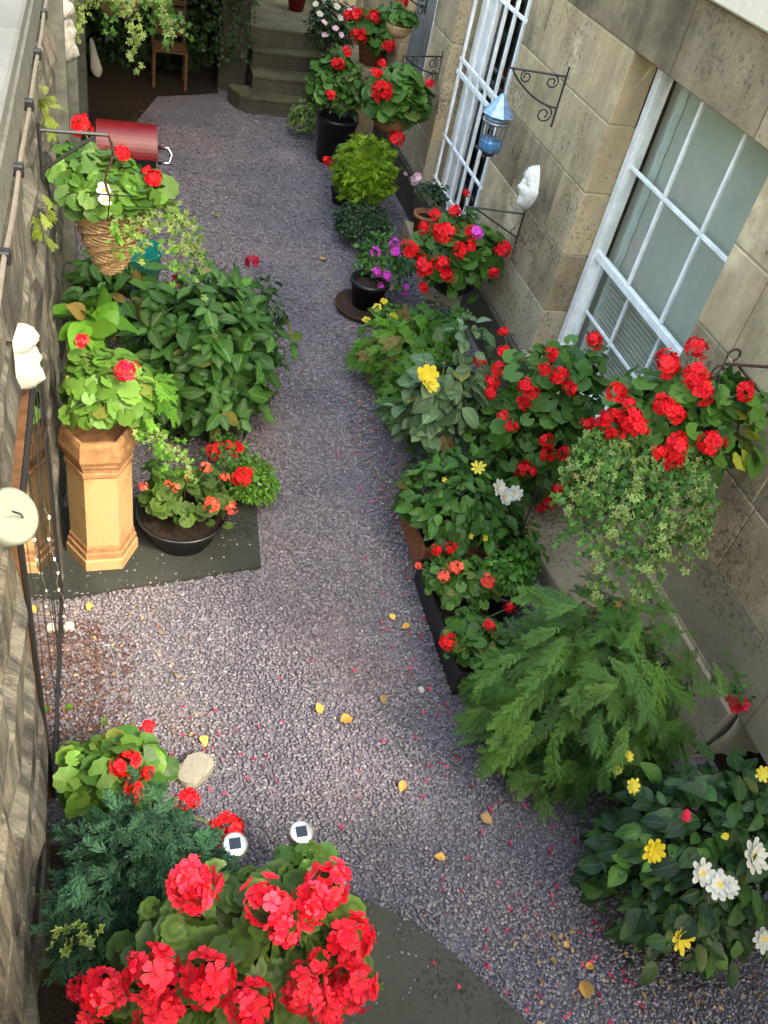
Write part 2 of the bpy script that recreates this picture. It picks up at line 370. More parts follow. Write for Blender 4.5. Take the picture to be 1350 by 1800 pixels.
def T_oval(seed, w=0.30, droop=0.28, fold=0.09, tip=1.0):
    r_ = random.Random(seed); rows = []; ts = []
    prof = [(0.0, 0.04), (0.12, 0.55), (0.3, 0.95), (0.5, 1.0), (0.7, 0.76), (0.87, 0.4), (1.0 * tip, 0.02)]
    tw = r_.uniform(-0.12, 0.12)
    for y, hw in prof:
        h = hw * w; z0 = 0.08 * y - droop * y * y
        row = []
        for u in (-1, -0.5, 0, 0.5, 1):
            row.append((u * h, y, z0 + abs(u) * h * fold / 0.3 + 0.02 * math.sin(9 * y + seed + 2 * u) + tw * u * y * 0.3))
        rows.append(row); ts.append([1, .5, 0, .5, 1])
    v, f, t = grow(rows, ts); return v, [q[::-1] for q in f] if False else f, t
def T_ivy(seed):
    r_ = random.Random(seed); out = []
    for a, q in ((-150, .55), (-115, .75), (-95, .5), (-62, .95), (-35, .55), (0, 1.15), (35, .55), (62, .95), (95, .5), (115, .75), (150, .55)):
        a = math.radians(a + r_.uniform(-6, 6)); q *= r_.uniform(.88, 1.12)
        out.append((q * math.sin(a), q * math.cos(a) + .2, -0.12 * q * q + 0.05 * r_.uniform(-1, 1)))
    inn = [(x * .6, (y - .2) * .6 + .2, z * .4 + .03) for x, y, z in out]
    n = len(out); v = [(0, .2, 0.03)] + inn + out; t = [0] + [.55] * n + [1] * n; f = []
    for k in range(n - 1):
        f.append((0, 1 + k, 2 + k)); f.append((1 + k, 1 + n + k, 2 + n + k, 2 + k))
    f = [q[::-1] for q in f]
    return np.array(v), f, np.array(t)
def T_small(seed):
    r_ = random.Random(seed)
    v = [(0, 0, 0), (.3, .4, .08), (.22, .75, .02), (0, 1, -.12), (-.22, .75, .02), (-.3, .4, .08), (0, .5, -.03)]
    return np.array(v), [(0, 1, 6), (1, 2, 6), (2, 3, 6), (3, 4, 6), (4, 5, 6), (5, 0, 6)], np.array([0, 1, 1, 1, 1, 1, 0.])
def T_frond(seed, nb=15, sub=5, ang=48, blen=0.32, droop=0.28, thick=0.011):
    r_ = random.Random(seed); v = []; f = []; t = []
    def blade(p, d, L, w):
        d = d.normalized(); s_ = d.cross(Vector((0, 0, 1))).normalized() * w; o = len(v)
        v.extend([p - s_ * .5, p + s_ * .5, p + d * L * .6 + s_ * .7, p + d * L, p + d * L * .6 - s_ * .7]); f.append((o, o + 1, o + 2, o + 3, o + 4)); t.extend([0, 0, .6, 1, .6])
    def at(y): return Vector((0.04 * math.sin(3 * y + seed), y, 0.12 * y - droop * y * y))
    for i in range(nb * 2):
        y = 0.06 + 0.9 * (i // 2) / nb; sd = -1 if i % 2 else 1
        p = at(y); L = blen * (math.sin(math.pi * min(1, 0.22 + 0.78 * (1 - y))) * 0.85 + .18) * r_.uniform(.75, 1.15)
        a = math.radians(ang + r_.uniform(-8, 8) - 14 * y)
        d = Vector((sd * math.sin(a), math.cos(a), -0.18 + r_.uniform(-.15, .15)))
        blade(p, d, L, thick * 1.5)
        for k in range(sub):
            q = p + d.normalized() * L * (0.15 + 0.8 * k / sub)
            for s2 in (-1, 1):
                e = Matrix.Rotation(s2 * math.radians(38), 3, 'Z') @ d
                e.z += r_.uniform(-.3, .3)
                blade(q, e, L * 0.32 * (1 - 0.5 * k / sub), thick * 1.6)
    blade(at(.9), Vector((0, 1, -.4)), .12, thick * 1.5)
    for i in range(6): blade(at(i / 6), at((i + 1) / 6) - at(i / 6), 1 / 6, thick)
    return np.array([tuple(x) for x in v]), f, np.array(t, float)
def T_tuft(seed):                          # short dense spray, needles all round
    r_ = random.Random(seed); v = []; f = []; t = []
    for i in range(34):
        y = r_.random() ** 0.8 * .85; a = r_.uniform(0, 2 * math.pi); sp = r_.uniform(.35, .8) * (1 - .4 * y)
        d = Vector((math.cos(a) * sp, 1, math.sin(a) * sp)).normalized(); p = Vector((0, y, 0)) + Vector((math.cos(a), 0, math.sin(a))) * 0.05
        s_ = d.cross(Vector((r_.uniform(-1, 1), r_.uniform(-1, 1), 1))).normalized() * 0.028; L = r_.uniform(.22, .42); o = len(v)
        v.extend([p - s_, p + s_, p + d * L * .6 + s_, p + d * L, p + d * L * .6 - s_]); f.append((o, o + 1, o + 2, o + 3, o + 4)); t.extend([0, 0, .6, 1, .6])
    return np.array([tuple(x) for x in v]), f, np.array(t, float)
def T_tuft2(seed):                         # loose plume: soft side sprays set round a short stem
    r_ = random.Random(seed + 60); v = []; f = []; t = []
    def blade(p, d, L, w):
        s_ = d.cross(Vector((r_.uniform(-1, 1), r_.uniform(-1, 1), 1))).normalized() * w; o = len(v)
        v.extend([p - s_ * .6, p + s_ * .6, p + d * L * .6 + s_, p + d * L, p + d * L * .6 - s_]); f.append((o, o + 1, o + 2, o + 3, o + 4)); t.extend([0, 0, .6, 1, .6])
    for i in range(16):
        y = .05 + .8 * i / 16; a = i * 2.4 + r_.uniform(-.3, .3); sp = r_.uniform(.5, .95)
        d = Vector((math.cos(a) * sp, 1, math.sin(a) * sp * .7)).normalized(); p = Vector((0, y, .1 * y - .2 * y * y)); L = .42 * (1.1 - y * .7)
        blade(p, d, L, .016)
        for k in range(5):
            q = p + d * L * (.2 + .16 * k)
            for s2 in (-1, 1):
                e = (d + Vector((s2 * .7, .2, r_.uniform(-.5, .5)))).normalized(); blade(q, e, L * .34 * (1.1 - .15 * k), .015)
    return np.array([tuple(x) for x in v]), f, np.array(t, float)
def T_flower(seed, n=5, w=0.42, cup=0.18, notch=0.06):
    r_ = random.Random(seed); v = [(0, 0, 0)]; f = []; t = [0.0]
    for k in range(n):
        a = 2 * math.pi * k / n + r_.uniform(-.1, .1); L = r_.uniform(.85, 1.1); o = len(v)
        ca, sa = math.cos(a), math.sin(a); zz = r_.uniform(-.06, .1)
        for y, x in ((.25, w * .35), (.65, w), (.95, w * .7), (1 - notch, 0), (.95, -w * .7), (.65, -w), (.25, -w * .35)):
            yy = y * L; v.append((ca * yy - sa * x, sa * yy + ca * x, cup * yy * yy + zz * y + 0.05 * abs(x))); t.append(y)
        f.append((0, o, o + 6)); f.append((o, o + 1, o + 5, o + 6)); f.append((o + 1, o + 2, o + 3, o + 4, o + 5))
    return np.array(v), f, np.array(t)
def mesh_np(name, v, f, t, mat, r=None, smooth=True):
    me = bpy.data.meshes.new(name); me.from_pydata(v.tolist(), [], f)
    me.materials.append(mat)
    if smooth: me.polygons.foreach_set('use_smooth', [True] * len(f))
    a = me.attributes.new('t', 'FLOAT', 'POINT'); a.data.foreach_set('value', np.asarray(t, np.float32))
    if r is not None:
        a = me.attributes.new('rnd', 'FLOAT', 'POINT'); a.data.foreach_set('value', np.asarray(r, np.float32))
    me.update(); return me
def frames(nrm, tip):
    """rotation matrices with local +z on nrm and local +y near tip (arrays n,3)"""
    z = nrm / np.linalg.norm(nrm, axis=1, keepdims=True)
    y = tip - z * np.sum(tip * z, 1, keepdims=True); y /= np.maximum(np.linalg.norm(y, axis=1, keepdims=True), 1e-6)
    x = np.cross(y, z); return np.stack([x, y, z], 2)
def scatter(tmpls, mats3, locs, scl, which=None):
    """joined vertices/faces of many copies"""
    V = []; F = []; Tt = []; Rn = []; o = 0
    which = rng.integers(0, len(tmpls), len(locs)) if which is None else which
    for i in range(len(locs)):
        v, f, t = tmpls[which[i]]
        V.append((v * scl[i]) @ mats3[i].T + locs[i]); F += [tuple(k + o for k in q) for q in f]; Tt.append(t)
        Rn.append(np.full(len(v), rng.random())); o += len(v)
    return np.concatenate(V), F, np.concatenate(Tt), np.concatenate(Rn)
def shell(c, r, n, lo=0.62, zmin=-0.35, lump=0.16, seed=0):
    """points and outward directions through an ellipsoid's outer part"""
    g = np.random.default_rng(seed + 5); d = g.normal(size=(n * 4, 3)); d /= np.linalg.norm(d, axis=1, keepdims=True)
    d = d[d[:, 2] > zmin][:n]
    q = lo + (1 - lo) * g.random(len(d)) ** 0.6
    q *= 1 + lump * np.array([noise.noise(Vector(x) * 2.3 + Vector((seed * 3.1, 0, 0))) for x in d]) * 1.6
    P = np.array(c) + d * np.array(r) * q[:, None]; P[:, 2] = np.maximum(P[:, 2], .03 + .05 * g.random(len(d)))
    if r[0] < 1.2: P[:, 0] = np.where(P[:, 0] > 3.1, 3.1 - .12 * g.random(len(d)), P[:, 0]); P[:, 0] = np.where((P[:, 0] < -.24) & (P[:, 2] < 2), -.24 + .08 * g.random(len(d)), P[:, 0])
    return P, d
def leaf_dirs(d, up=0.8, out=0.7, jit=0.8, droop=0.25, seed=0, sun=None):
    g = np.random.default_rng(seed + 77); n = len(d)
    nr = d * out + np.array([0.05, -0.12, up]) + g.normal(size=(n, 3)) * jit * 0.6
    tip = d * np.array([1, 1, 0.25]) + np.array([0, 0, -droop]) + g.normal(size=(n, 3)) * 0.45
    return frames(nr, tip), g
LEAF = {'round': [T_round(k) for k in range(8)], 'oval': [T_oval(k, .24 + .03 * (k % 4), .1 + .1 * (k % 5), .05 + .035 * (k % 3)) for k in range(8)], 'broad': [T_oval(k + 10, 0.30 + .03 * (k % 4), 0.02 + .11 * (k % 5), .04 + .04 * (k % 4)) for k in range(9)],
        'slim': [T_oval(k + 30, .25, .05 + .07 * (k % 4), .06 + .03 * (k % 3)) for k in range(7)], 'ivy': [T_ivy(k) for k in range(4)], 'small': [T_small(k) for k in range(2)], 'frond': [T_frond(k, 10, 5, 42, .40, .36, .008) for k in range(4)],
        'tuft': [T_tuft(k) for k in range(4)], 'flower': [T_flower(k) for k in range(4)],
        'feather': [T_frond(k + 20, 7, 4, 46, 0.46, 0.22, 0.017) for k in range(4)],
        'bluef': [T_tuft2(k) for k in range(4)]}
MESHES = {}
def leaf_meshes(kind, mat):
    key = (kind, mat)
    if key not in MESHES: MESHES[key] = [mesh_np('leaf', *T, M[mat]) for T in LEAF[kind]]
    return MESHES[key]
def place(root, name, meshes, locs, mats3, scl):
    off = np.array(parent_loc(root))
    for i in range(len(locs)):
        o = bpy.data.objects.new(name, meshes[int(rng.integers(0, len(meshes)))]); C.objects.link(o)
        m = np.eye(4); m[:3, :3] = mats3[i] * scl[i]; m[:3, 3] = locs[i] - off
        o.parent = root; o.matrix_local = Matrix(m.tolist())
def leaves(root, c, r, n, size, kind='round', mat='ger', name='leaf', up=0.8, out=0.7, jit=0.85, droop=0.25, lo=0.62, zmin=-0.35, lump=0.22, var=0.42, seed=None, joined=False):
    """n leaves through the outer part of a crown: separate objects (up to 300), or one joined part"""
    seed = rnd.randrange(9999) if seed is None else seed
    k_ = .55 if kind in ('round', 'small', 'ivy') else .42
    P, d = shell(c, [max(x - k_ * size, x * .4) for x in r], n, lo, zmin, lump, seed); Ms, g = leaf_dirs(d, up, out, jit, droop, seed)
    s = size * (1 + var * (g.random(len(P)) * 2 - 1))
    if joined:
        v, f, t, rr = scatter(LEAF[kind], Ms, P - np.array(parent_loc(root)), s)
        return tag(link(name, mesh_np(name, v, f, t, M[mat], rr), root), kind='stuff')
    place(root, name, leaf_meshes(kind, mat), P, Ms, s)
def rosettes(root, c, r, n, k, size, kind, mat, lo=.75, zmin=-.2, seed=3, name='leaf'):
    """shoot tips: each a whorl of k leaves set round its own axis"""
    P, d = shell(c, r, n, lo, zmin, .3, seed); g = np.random.default_rng(seed)
    L = []; N = []; T = []; S = []
    for i in range(len(P)):
        ax = Vector(d[i] * .8 + np.array([0, -.15, .75]) + g.normal(size=3) * .2).normalized(); a = ax.orthogonal().normalized(); b = ax.cross(a); a0 = g.uniform(0, 6.28)
        for j in range(k):
            th = a0 + 2 * math.pi * j / k + g.uniform(-.25, .25); rd = a * math.cos(th) + b * math.sin(th); tl = g.uniform(.05, .75) if j % 2 else g.uniform(-.3, .3)
            tip = (rd + ax * tl).normalized(); nr = (ax - rd * tl).normalized()
            L.append(P[i] + np.array(rd) * .01); N.append(nr + Vector(g.normal(size=3) * .15)); T.append(tip); S.append(size * (1 if j % 2 == 0 else .72) * g.uniform(.75, 1.15))
    place(root, name, leaf_meshes(kind, mat), L, frames(np.array([tuple(x) for x in N]), np.array([tuple(x) for x in T])), S)
def head_mesh(mat, K, fl, r, seed, squash=0.8, zmin=-0.25, tm='flower'):
    g = np.random.default_rng(seed); d = []; i = 0
    while len(d) < K:
        z = 1 - 2 * (i + .5) / (K * 1.35); a = i * 2.39996 + seed; i += 1
        if z < zmin and len(d) >= K * .98: break
        q = math.sqrt(max(0, 1 - z * z)); d.append((q * math.cos(a), q * math.sin(a), z))
        if i > K * 1.34: break
    d = np.array(d) + g.normal(size=(len(d), 3)) * .2
    tip = g.normal(size=d.shape)
    v, f, t, rr = scatter(LEAF[tm], frames(d, tip), d * r * np.array([1, 1, squash]) * g.uniform(.62, 1.14, (len(d), 1)), fl * g.uniform(.85, 1.15, len(d)))
    return mesh_np('flower_head', v, f, t, M[mat], rr * .85)
HEADS = {}
def heads(root, pts, size, mat='red', K=17, fl=0.44, stem_from=None, jit=0.2, name='flower_head', facing=(0, -.45, .9), squash=.8, stems=True, tm='flower'):
    key = (mat, K, fl, squash, tm)
    if key not in HEADS: HEADS[key] = [head_mesh(mat, K, fl, 1 - fl * .5, s, squash, tm=tm) for s in range(5)]
    off = np.array(parent_loc(root)); st = MB()
    for p in pts:
        p = tuple(p); s = size * (p[3] if len(p) > 3 else 1.0) * rnd.uniform(1 - jit, 1 + jit); q = np.array(p[:3])
        n = np.array([[facing[0] + rnd.uniform(-.4, .4), facing[1] + rnd.uniform(-.4, .4), facing[2]]])
        place(root, name, HEADS[key], [q], frames(n, rng.normal(size=(1, 3))), [s])
        if stem_from is not None:
            b = np.array(stem_from); m = (q + b) / 2 + np.array([0, 0, .03]); b2 = q * .35 + b * .65
            st.tube([b2, m * .5 + (q * .6 + b * .4) * .5, q], .0026, 4)
    if stem_from is not None and st.v and stems: st.build('stem', M['stem'], root)
def flowers(root, pts, size, mat, n=8, w=.3, cup=.1, name='flower', facing=(0, -.6, .8), layers=1):
    ms = []
    for s in range(3):
        v, f, t = T_flower(s + 50, n, w, cup, -.03)
        if layers > 1:
            v2, f2, t2 = T_flower(s + 80, n, w, cup + .35, -.03); o = len(v); v = np.concatenate([v, v2 * .68 + np.array([0, 0, .06])]); f = f + [tuple(k + o for k in q) for q in f2]; t = np.concatenate([t, t2])
        ms.append(mesh_np(name, v, f, t, M[mat]))
    for p in pts:
        nn = np.array([[facing[0] + rnd.uniform(-.35, .35), facing[1] + rnd.uniform(-.3, .3), facing[2]]])
        place(root, name, ms, [np.array(p[:3])], frames(nn, rng.normal(size=(1, 3))), [size * (p[3] if len(p) > 3 else 1) * rnd.uniform(.85, 1.12)])
def strand(root, p0, dirs, L, n, size, mat='ivy', kind='ivy', name='ivy_strand', sway=.05, seed=0):
    """one trailing shoot hung with leaves: its own part"""
    g = random.Random(seed); pts = []; p = Vector(p0); d = Vector(dirs).normalized()
    for i in range(9):
        pts.append(p.copy()); d = (d + Vector((g.uniform(-sway, sway) * 3, g.uniform(-sway, sway) * 3, -.28))).normalized(); p = p + d * L / 8
    off = parent_loc(root); locs = []; nr = []; tp = []
    for k in range(n):
        u = k / n * 7.99; i = int(u); q = pts[i].lerp(pts[i + 1], u - i) + Vector((g.uniform(-1, 1), g.uniform(-1, 1), g.uniform(-.8, .8))) * size * 1.5
        locs.append(q - off); nr.append((g.uniform(-1, 1), -.6 + g.uniform(-.9, .7), .7 + g.uniform(-.6, .5))); tp.append((g.uniform(-1, 1), g.uniform(-.8, .5), g.uniform(-1, .2)))
    v, f, t, rr = scatter(LEAF[kind], frames(np.array(nr), np.array(tp)), np.array([tuple(x) for x in locs]), size * np.random.default_rng(seed).uniform(.6, 1.15, n))
    return tag(link(name, mesh_np(name, v, f, t, M[mat], rr), root), kind='stuff')
def core(root, c, r, mat='soil', name='inner_growth', n=140, size=.06, kind='small'):
    """twigs and shaded inner leaves that fill a crown"""
    return leaves(root, c, r, n, size, kind, mat, name, lo=.15, joined=True, jit=1.0, zmin=-.8)
def pot(root, c, r0, r1, h, mat='black', name='pot', rim=.02, n=24, soil=True):
    mb = MB(); x, y, z = c
    mb.lathe([(r0, 0), (r1, h - rim * 2), (r1 + rim * .6, h - rim * 2), (r1 + rim * .7, h), (r1 - .006, h), (r1 - .02, h - .05)], (x, y, z), n)
    o = mb.build(name, M[mat], root, True)
    m = o.data
    if soil:
        s = MB(); s.lathe([(r1 - .012, h - .045), (r1 * .5, h - .03), (0.001, h - .025)], (x, y, z), n); s.build('soil', M['soil'], root, True)
    return o

# ================================================================== setting
def sheet(name, pts, z, mat, kind='structure', th=0.0):
    mb = MB(); n = len(pts)
    if th:
        mb.add([(x, y, z - th) for x, y in pts] + [(x, y, z) for x, y in pts], [tuple(range(n, 2 * n))] + [(k, (k + 1) % n, n + (k + 1) % n, n + k) for k in range(n)])
    else: mb.add([(x, y, z) for x, y in pts], [tuple(range(n))])
    return tag(mb.build(name, M[mat]), kind=kind)
sheet('ground', [(-60, -60), (60, -60), (60, 60), (-60, 60)], -0.035, 'soil')
sheet('gravel_path', [(-0.45, -3), (3.25, -3), (3.25, 13.2), (-0.45, 13.2)], -0.008, 'gravelbed')
sheet('pavement', [(-9, -8), (-0.72, -8), (-0.72, 16), (-9, 16)], 2.80, 'pav', th=0.3)

# loose slate chippings, one joined mesh
def chippings():
    pts = []
    for (y0, y1, n) in ((0.3, 2.2, 38000), (2.2, 4.2, 36000), (4.2, 6.6, 24000), (6.6, 9.5, 13000), (9.5, 12.2, 6000)):
        p = np.stack([rng.uniform(-0.38, 3.1, n), rng.uniform(y0, y1, n)], 1); pts.append(p)
    P = np.concatenate(pts)
    edge = 10.35 + .9 * np.clip(P[:, 0] + .1, 0, 2) + rng.normal(0, .10, len(P)) + .25 * np.sin(P[:, 0] * 5)
    P = P[(P[:, 1] < edge) | (P[:, 0] > 1.36)]; n = len(P)
    far = np.clip((P[:, 1] - 2) / 8, 0, 1)
    base = np.array([(sx, sy, sz) for sx in (-1, 1) for sy in (-1, 1) for sz in (-1, 1)], float)
    v = base[None] * rng.uniform(.45, 1.1, (n, 8, 3)) * np.stack([rng.uniform(.005, .0115, n), rng.uniform(.0045, .0085, n), rng.uniform(.0025, .005, n)], 1)[:, None, :] * (1 + .55 * far)[:, None, None]
    a = rng.uniform(0, 2 * np.pi, n); tx = rng.normal(0, .26, n); ty = rng.normal(0, .26, n)
    ca, sa = np.cos(a), np.sin(a); Z = np.zeros(n); O = np.ones(n)
    Rz = np.stack([np.stack([ca, -sa, Z], 1), np.stack([sa, ca, Z], 1), np.stack([Z, Z, O], 1)], 1)
    Rx = np.stack([np.stack([O, Z, Z], 1), np.stack([Z, np.cos(tx), -np.sin(tx)], 1), np.stack([Z, np.sin(tx), np.cos(tx)], 1)], 1)
    Ry = np.stack([np.stack([np.cos(ty), Z, np.sin(ty)], 1), np.stack([Z, O, Z], 1), np.stack([-np.sin(ty), Z, np.cos(ty)], 1)], 1)
    v = np.einsum('nij,nkj->nki', Rx @ Ry @ Rz, v)
    hz = np.array([noise.noise(Vector((x * 3, y * 3, 0))) for x, y in P]) * .006
    v += np.stack([P[:, 0], P[:, 1], rng.uniform(-.006, .007, n) + hz], 1)[:, None, :]
    q = np.array([(0, 1, 3, 2), (4, 6, 7, 5), (0, 4, 5, 1), (2, 3, 7, 6), (0, 2, 6, 4), (1, 5, 7, 3)])
    me = bpy.data.meshes.new('gravel'); me.vertices.add(n * 8); me.vertices.foreach_set('co', v.reshape(-1))
    me.loops.add(n * 24); me.polygons.add(n * 6)
    me.loops.foreach_set('vertex_index', (q[None] + np.arange(n)[:, None, None] * 8).reshape(-1))
    me.polygons.foreach_set('loop_start', np.arange(n * 6) * 4); me.polygons.foreach_set('loop_total', np.full(n * 6, 4))
    at = me.attributes.new('rnd', 'FLOAT', 'POINT'); at.data.foreach_set('value', np.repeat(rng.random(n), 8).astype(np.float32))
    me.materials.append(M['gravel']); me.update(calc_edges=True); me.validate()
    tag(link('gravel', me), kind='stuff')
chippings()

# stone paving by the near plants, with a worn curved edge
E_ = [(-0.3, 1.50), (0.3, 1.545), (0.80, 1.548), (0.966, 1.556), (1.05, 1.54), (1.141, 1.48), (1.24, 1.41), (1.322, 1.33), (1.42, 1.21), (1.52, 1.08), (1.60, 0.98), (1.654, 0.90), (1.72, 0.6), (1.75, -1), (-0.3, -1)]
tag(sheet('paving_slab', E_, 0.024, 'paving', th=0.05), kind='structure')

# ------------------------------------------------------------------ house on the right
XW = 3.2
house = thing('stone_house', 'tan sandstone house wall with two white sash windows along the right of the path', 'house', (XW, 5, 0))
hm = MB(); XB = XW + 0.011
ops = [(3.80, 5.478, 0.50, 2.77), (7.25, 8.86, 0.36, 3.30), (9.55, 10.55, 0.90, 3.3)]        # y0 y1 z0 z1 of the openings
ZC = [-0.05, 0.41, 0.885, 1.355, 1.835, 2.31, 2.77, 3.22]
def cut(y0, y1, z0, z1):
    """pieces of a course left over round the openings"""
    out = [(y0, y1)]
    for (a, b, c, d) in ops:
        if min(z1, d) - max(z0, c) < 0.06: continue
        nxt = []
        for (p, q) in out:
            if b <= p or a >= q: nxt.append((p, q)); continue
            if a > p: nxt.append((p, a))
            if b < q: nxt.append((b, q))
        out = nxt
    return out
hr = random.Random(5)
for ci in range(len(ZC) - 1):
    z0, z1 = ZC[ci], ZC[ci + 1]
    for (p, q) in cut(-0.37 if ci else 2.08, 13.0, z0, z1):
        y = p; first = True
        while y < q - 1e-3:
            L = hr.uniform(0.65, 1.15)
            if first and ci % 2 and p in (5.478, 8.86): L = 0.42
            e = y + L
            if q - e < 0.35: e = q
            dk = ci == 0
            b = MB(); g = 0.004
            pr = hr.uniform(-.002, .003) - (0.035 if ci == 0 else 0)
            # quoins at an opening run back as its reveal
            back = XW + 0.24 if z1 < 2.7 else XW + .21
            b.box((XW + pr, y + g, z0 + g), (back, e - g, z1 - g), 0, 0.007)
            mat = 'umber' if ci == 0 else ('plinth' if ci == 1 else ('sand_dk' if (hr.random() < 0.3 or ci == 6) else 'sand'))
            if ci == 0 and y < 3.4: mat = 'plinth'
            b.build('stone_block', M[mat], house)
            y = e; first = False
# mortar behind the joints, and the upper storey that carries on above
for (p, q) in ((2.09, 3.79), (5.488, 7.24), (8.87, 9.54), (10.56, 13.0)): hm.box((XB, p, -0.06), (XW + 0.2, q, 3.2))
hm.box((XB, -.36, .416), (XW + .2, 2.085, 3.2))
for (a, b, c, d) in ops: hm.box((XB, a + .01, -0.06), (XW + 0.2, b - .01, c - 0.03))
hm.box((XB, -.36, 2.79), (XW + .2, 7.2, 3.2))
hm.build('mortar_bed', M['mortar'], house)
b = MB(); b.box((XW - 0.06, -0.37, 3.225), (XW + 0.3, 13.0, 3.42), 0, 0.012); b.build('string_course', M['stucco'], house)
b = MB(); b.box((XW + 0.004, -0.37, 3.425), (XW + 0.3, 13.0, 8.6)); b.build('upper_wall', M['sand'], house)
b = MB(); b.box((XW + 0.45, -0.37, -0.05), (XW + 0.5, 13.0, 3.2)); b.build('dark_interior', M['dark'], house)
# plinth top course end with its rough broken face
b = MB(); n = 9
for i in range(n):
    for j in range(7):
        u, w = i / (n - 1), j / 6
        b.v.append((XW - 0.09 + 0.085 * w + u * 0.62, 2.075 - 0.05 * noise.noise(Vector((u * 9, w * 3, 4))) - 0.05 * math.sin(w * 2.5) , 0.0 + 0.425 * w - 0.1 * u * (1 - w)))
for i in range(n - 1):
    for j in range(6): b.f.append((i * 7 + j, (i + 1) * 7 + j, (i + 1) * 7 + j + 1, i * 7 + j + 1)); b.m.append(0)
b.build('broken_stone_end', M['rock'], house, True)
b = MB(); b.add([(XW - 0.09, 2.07, -.03), (XW - 0.09, 3.45, -.03), (XW - .004, 3.45, .425), (XW - .004, 2.07, .425), (XW + .05, 2.07, .425), (XW + .05, 3.45, .425), (XW + .05, 2.07, -.03), (XW + .05, 3.45, -.03)],
               [(0, 3, 2, 1), (3, 4, 5, 2), (0, 6, 4, 3), (1, 2, 5, 7)]); b.build('sloping_plinth', M['plinth'], house)
# pale ledges at the foot of the wall
def ledge(pts, z):
    mb = MB(); n_ = len(pts); c_ = [sum(p[k] for p in pts) / n_ for k in (0, 1)]
    inn = [(p[0] + (c_[0] - p[0]) * .03, p[1] + (c_[1] - p[1]) * .03) for p in pts]
    mb.add([(x, y, -.03) for x, y in pts] + [(x, y, z - .015) for x, y in pts] + [(x, y, z) for x, y in inn], [(k, (k + 1) % n_, n_ + (k + 1) % n_, n_ + k) for k in range(n_)] + [(n_ + k, n_ + (k + 1) % n_, 2 * n_ + (k + 1) % n_, 2 * n_ + k) for k in range(n_)] + [tuple(range(2 * n_, 3 * n_))])
    mb.build('stone_ledge', M['plinth'], house)
ledge([(2.735, 3.10), (3.158, 3.14), (3.158, 4.55), (2.62, 4.55), (2.655, 3.72)], 0.13)
ledge([(2.86, 7.10), (3.158, 6.95), (3.158, 8.35), (2.95, 8.45)], 0.20)

# windows: a part of the house each, with frame, sashes, bars, panes, blind as sub-parts
def window(ya, yb, z0, z1, nv, upper, xo=3.405):
    """ya > yb: far and near jamb"""
    w = MB()
    w.box((xo, ya - 0.075, z0), (xo + .10, ya, z1), 0, .004); w.box((xo, yb, z0), (xo + .10, yb + .05, z1), 0, .004)
    w.box((xo, yb + .05, z1 - .05), (xo + .10, ya - .075, z1), 0, .004); w.box((xo - .03, yb + .05, z0), (xo + .10, ya - .075, z0 + .05), 0, .004)
    fr = w.build('window_frame', M['white'], house)
    return fr
def bar(fr, a, b_, name='glazing_bar', m='white'):
    q = MB(); q.box(a, b_, 0, .003); q.build(name, M[m], fr)
def pane(fr, x, y0, y1, z0, z1):
    q = MB(); q.box((x, y0, z0), (x + .004, y1, z1)); q.build('pane', M['glass'], fr)
# window one, six over six, venetian blind behind
f1 = window(5.47, 3.78, 0.52, 2.768, 3, True)
yl, yr = 5.395, 3.83
cols = [yl, 4.89, 4.385, yr]
xu, xl = 3.425, 3.475
bar(f1, (xu - .012, yr, 1.395), (xu + .03, yl, 1.455), 'meeting_rail')
bar(f1, (xu, yr, 2.068), (xu + .022, yl, 2.095))
for y in cols[1:3]:
    bar(f1, (xu - .002, y - .014, 1.457), (xu + .022, y + .014, 2.065)); bar(f1, (xu - .002, y - .014, 2.097), (xu + .022, y + .014, 2.715))
    bar(f1, (xl, y - .012, 0.60), (xl + .022, y + .012, 1.40))
bar(f1, (xl - .01, yr, 0.545), (xl + .03, yl, 0.60), 'bottom_rail'); bar(f1, (xl - .012, yl - .045, .602), (xl + .03, yl, 1.395), 'sash_stile')
bar(f1, (xl + .001, yr, 0.965), (xl + .02, yl - .05, 0.99))
for k in range(3):
    a, b_ = cols[k + 1] + .013, cols[k] - .013
    pane(f1, xu + .008, a, b_, 2.098, 2.714); pane(f1, xu + .008, a, b_, 1.458, 2.066); pane(f1, xl + .008, a, b_, .992, 1.394); pane(f1, xl + .008, a, b_, .602, .963)
q = MB(); q.box((3.575, 3.79, .55), (3.585, 5.46, 2.75)); q.build('roller_blind', M['blind'], f1)
q = MB()
for k in range(22): q.box((3.53, 3.85, .60 + k * .036), (3.548, 5.24, .614 + k * .036))
tag(q.build('blind_slat', M['slat'], f1), kind='stuff')
q = MB(); q.tube([(3.565, 5.30 - .01 * (k % 2), .6 + k * .1) for k in range(22)], .035, 6); q.build('net_curtain', M['net'], f1)
# window two, behind white security bars
f2 = window(8.84, 7.27, 0.37, 3.25, 3, True)
bar(f2, (3.425, 7.32, 1.60), (3.455, 8.765, 1.66), 'meeting_rail')
for a, b_ in ((7.32, 8.765),): pane(f2, 3.436, a, b_, .43, 1.595); pane(f2, 3.436, a, b_, 1.665, 3.19)
q = MB(); q.box((3.41, 8.44, .42), (3.45, 8.76, 3.2), 0, .004); q.build('shutter_leaf', M['white'], f2)
q = MB()
for z, w_ in ((.56, .011), (1.0, .012), (1.62, .022), (1.74, .016), (2.42, .014)): q.box((3.285, 7.262, z - w_), (3.312, 8.80, z + w_), 0, .003)
q.build('cross_bar', M['white'], f2)
for y in (8.74, 8.42, 8.19, 7.96, 7.73, 7.50): bar(f2, (3.286, y - .020, .45), (3.311, y + .020, 3.22), 'security_bar')
q = MB(); q.box((XW - .035, 7.15, .29), (XW + .3, 8.95, .355), 0, .008); q.build('window_sill', M['plinth'], house)
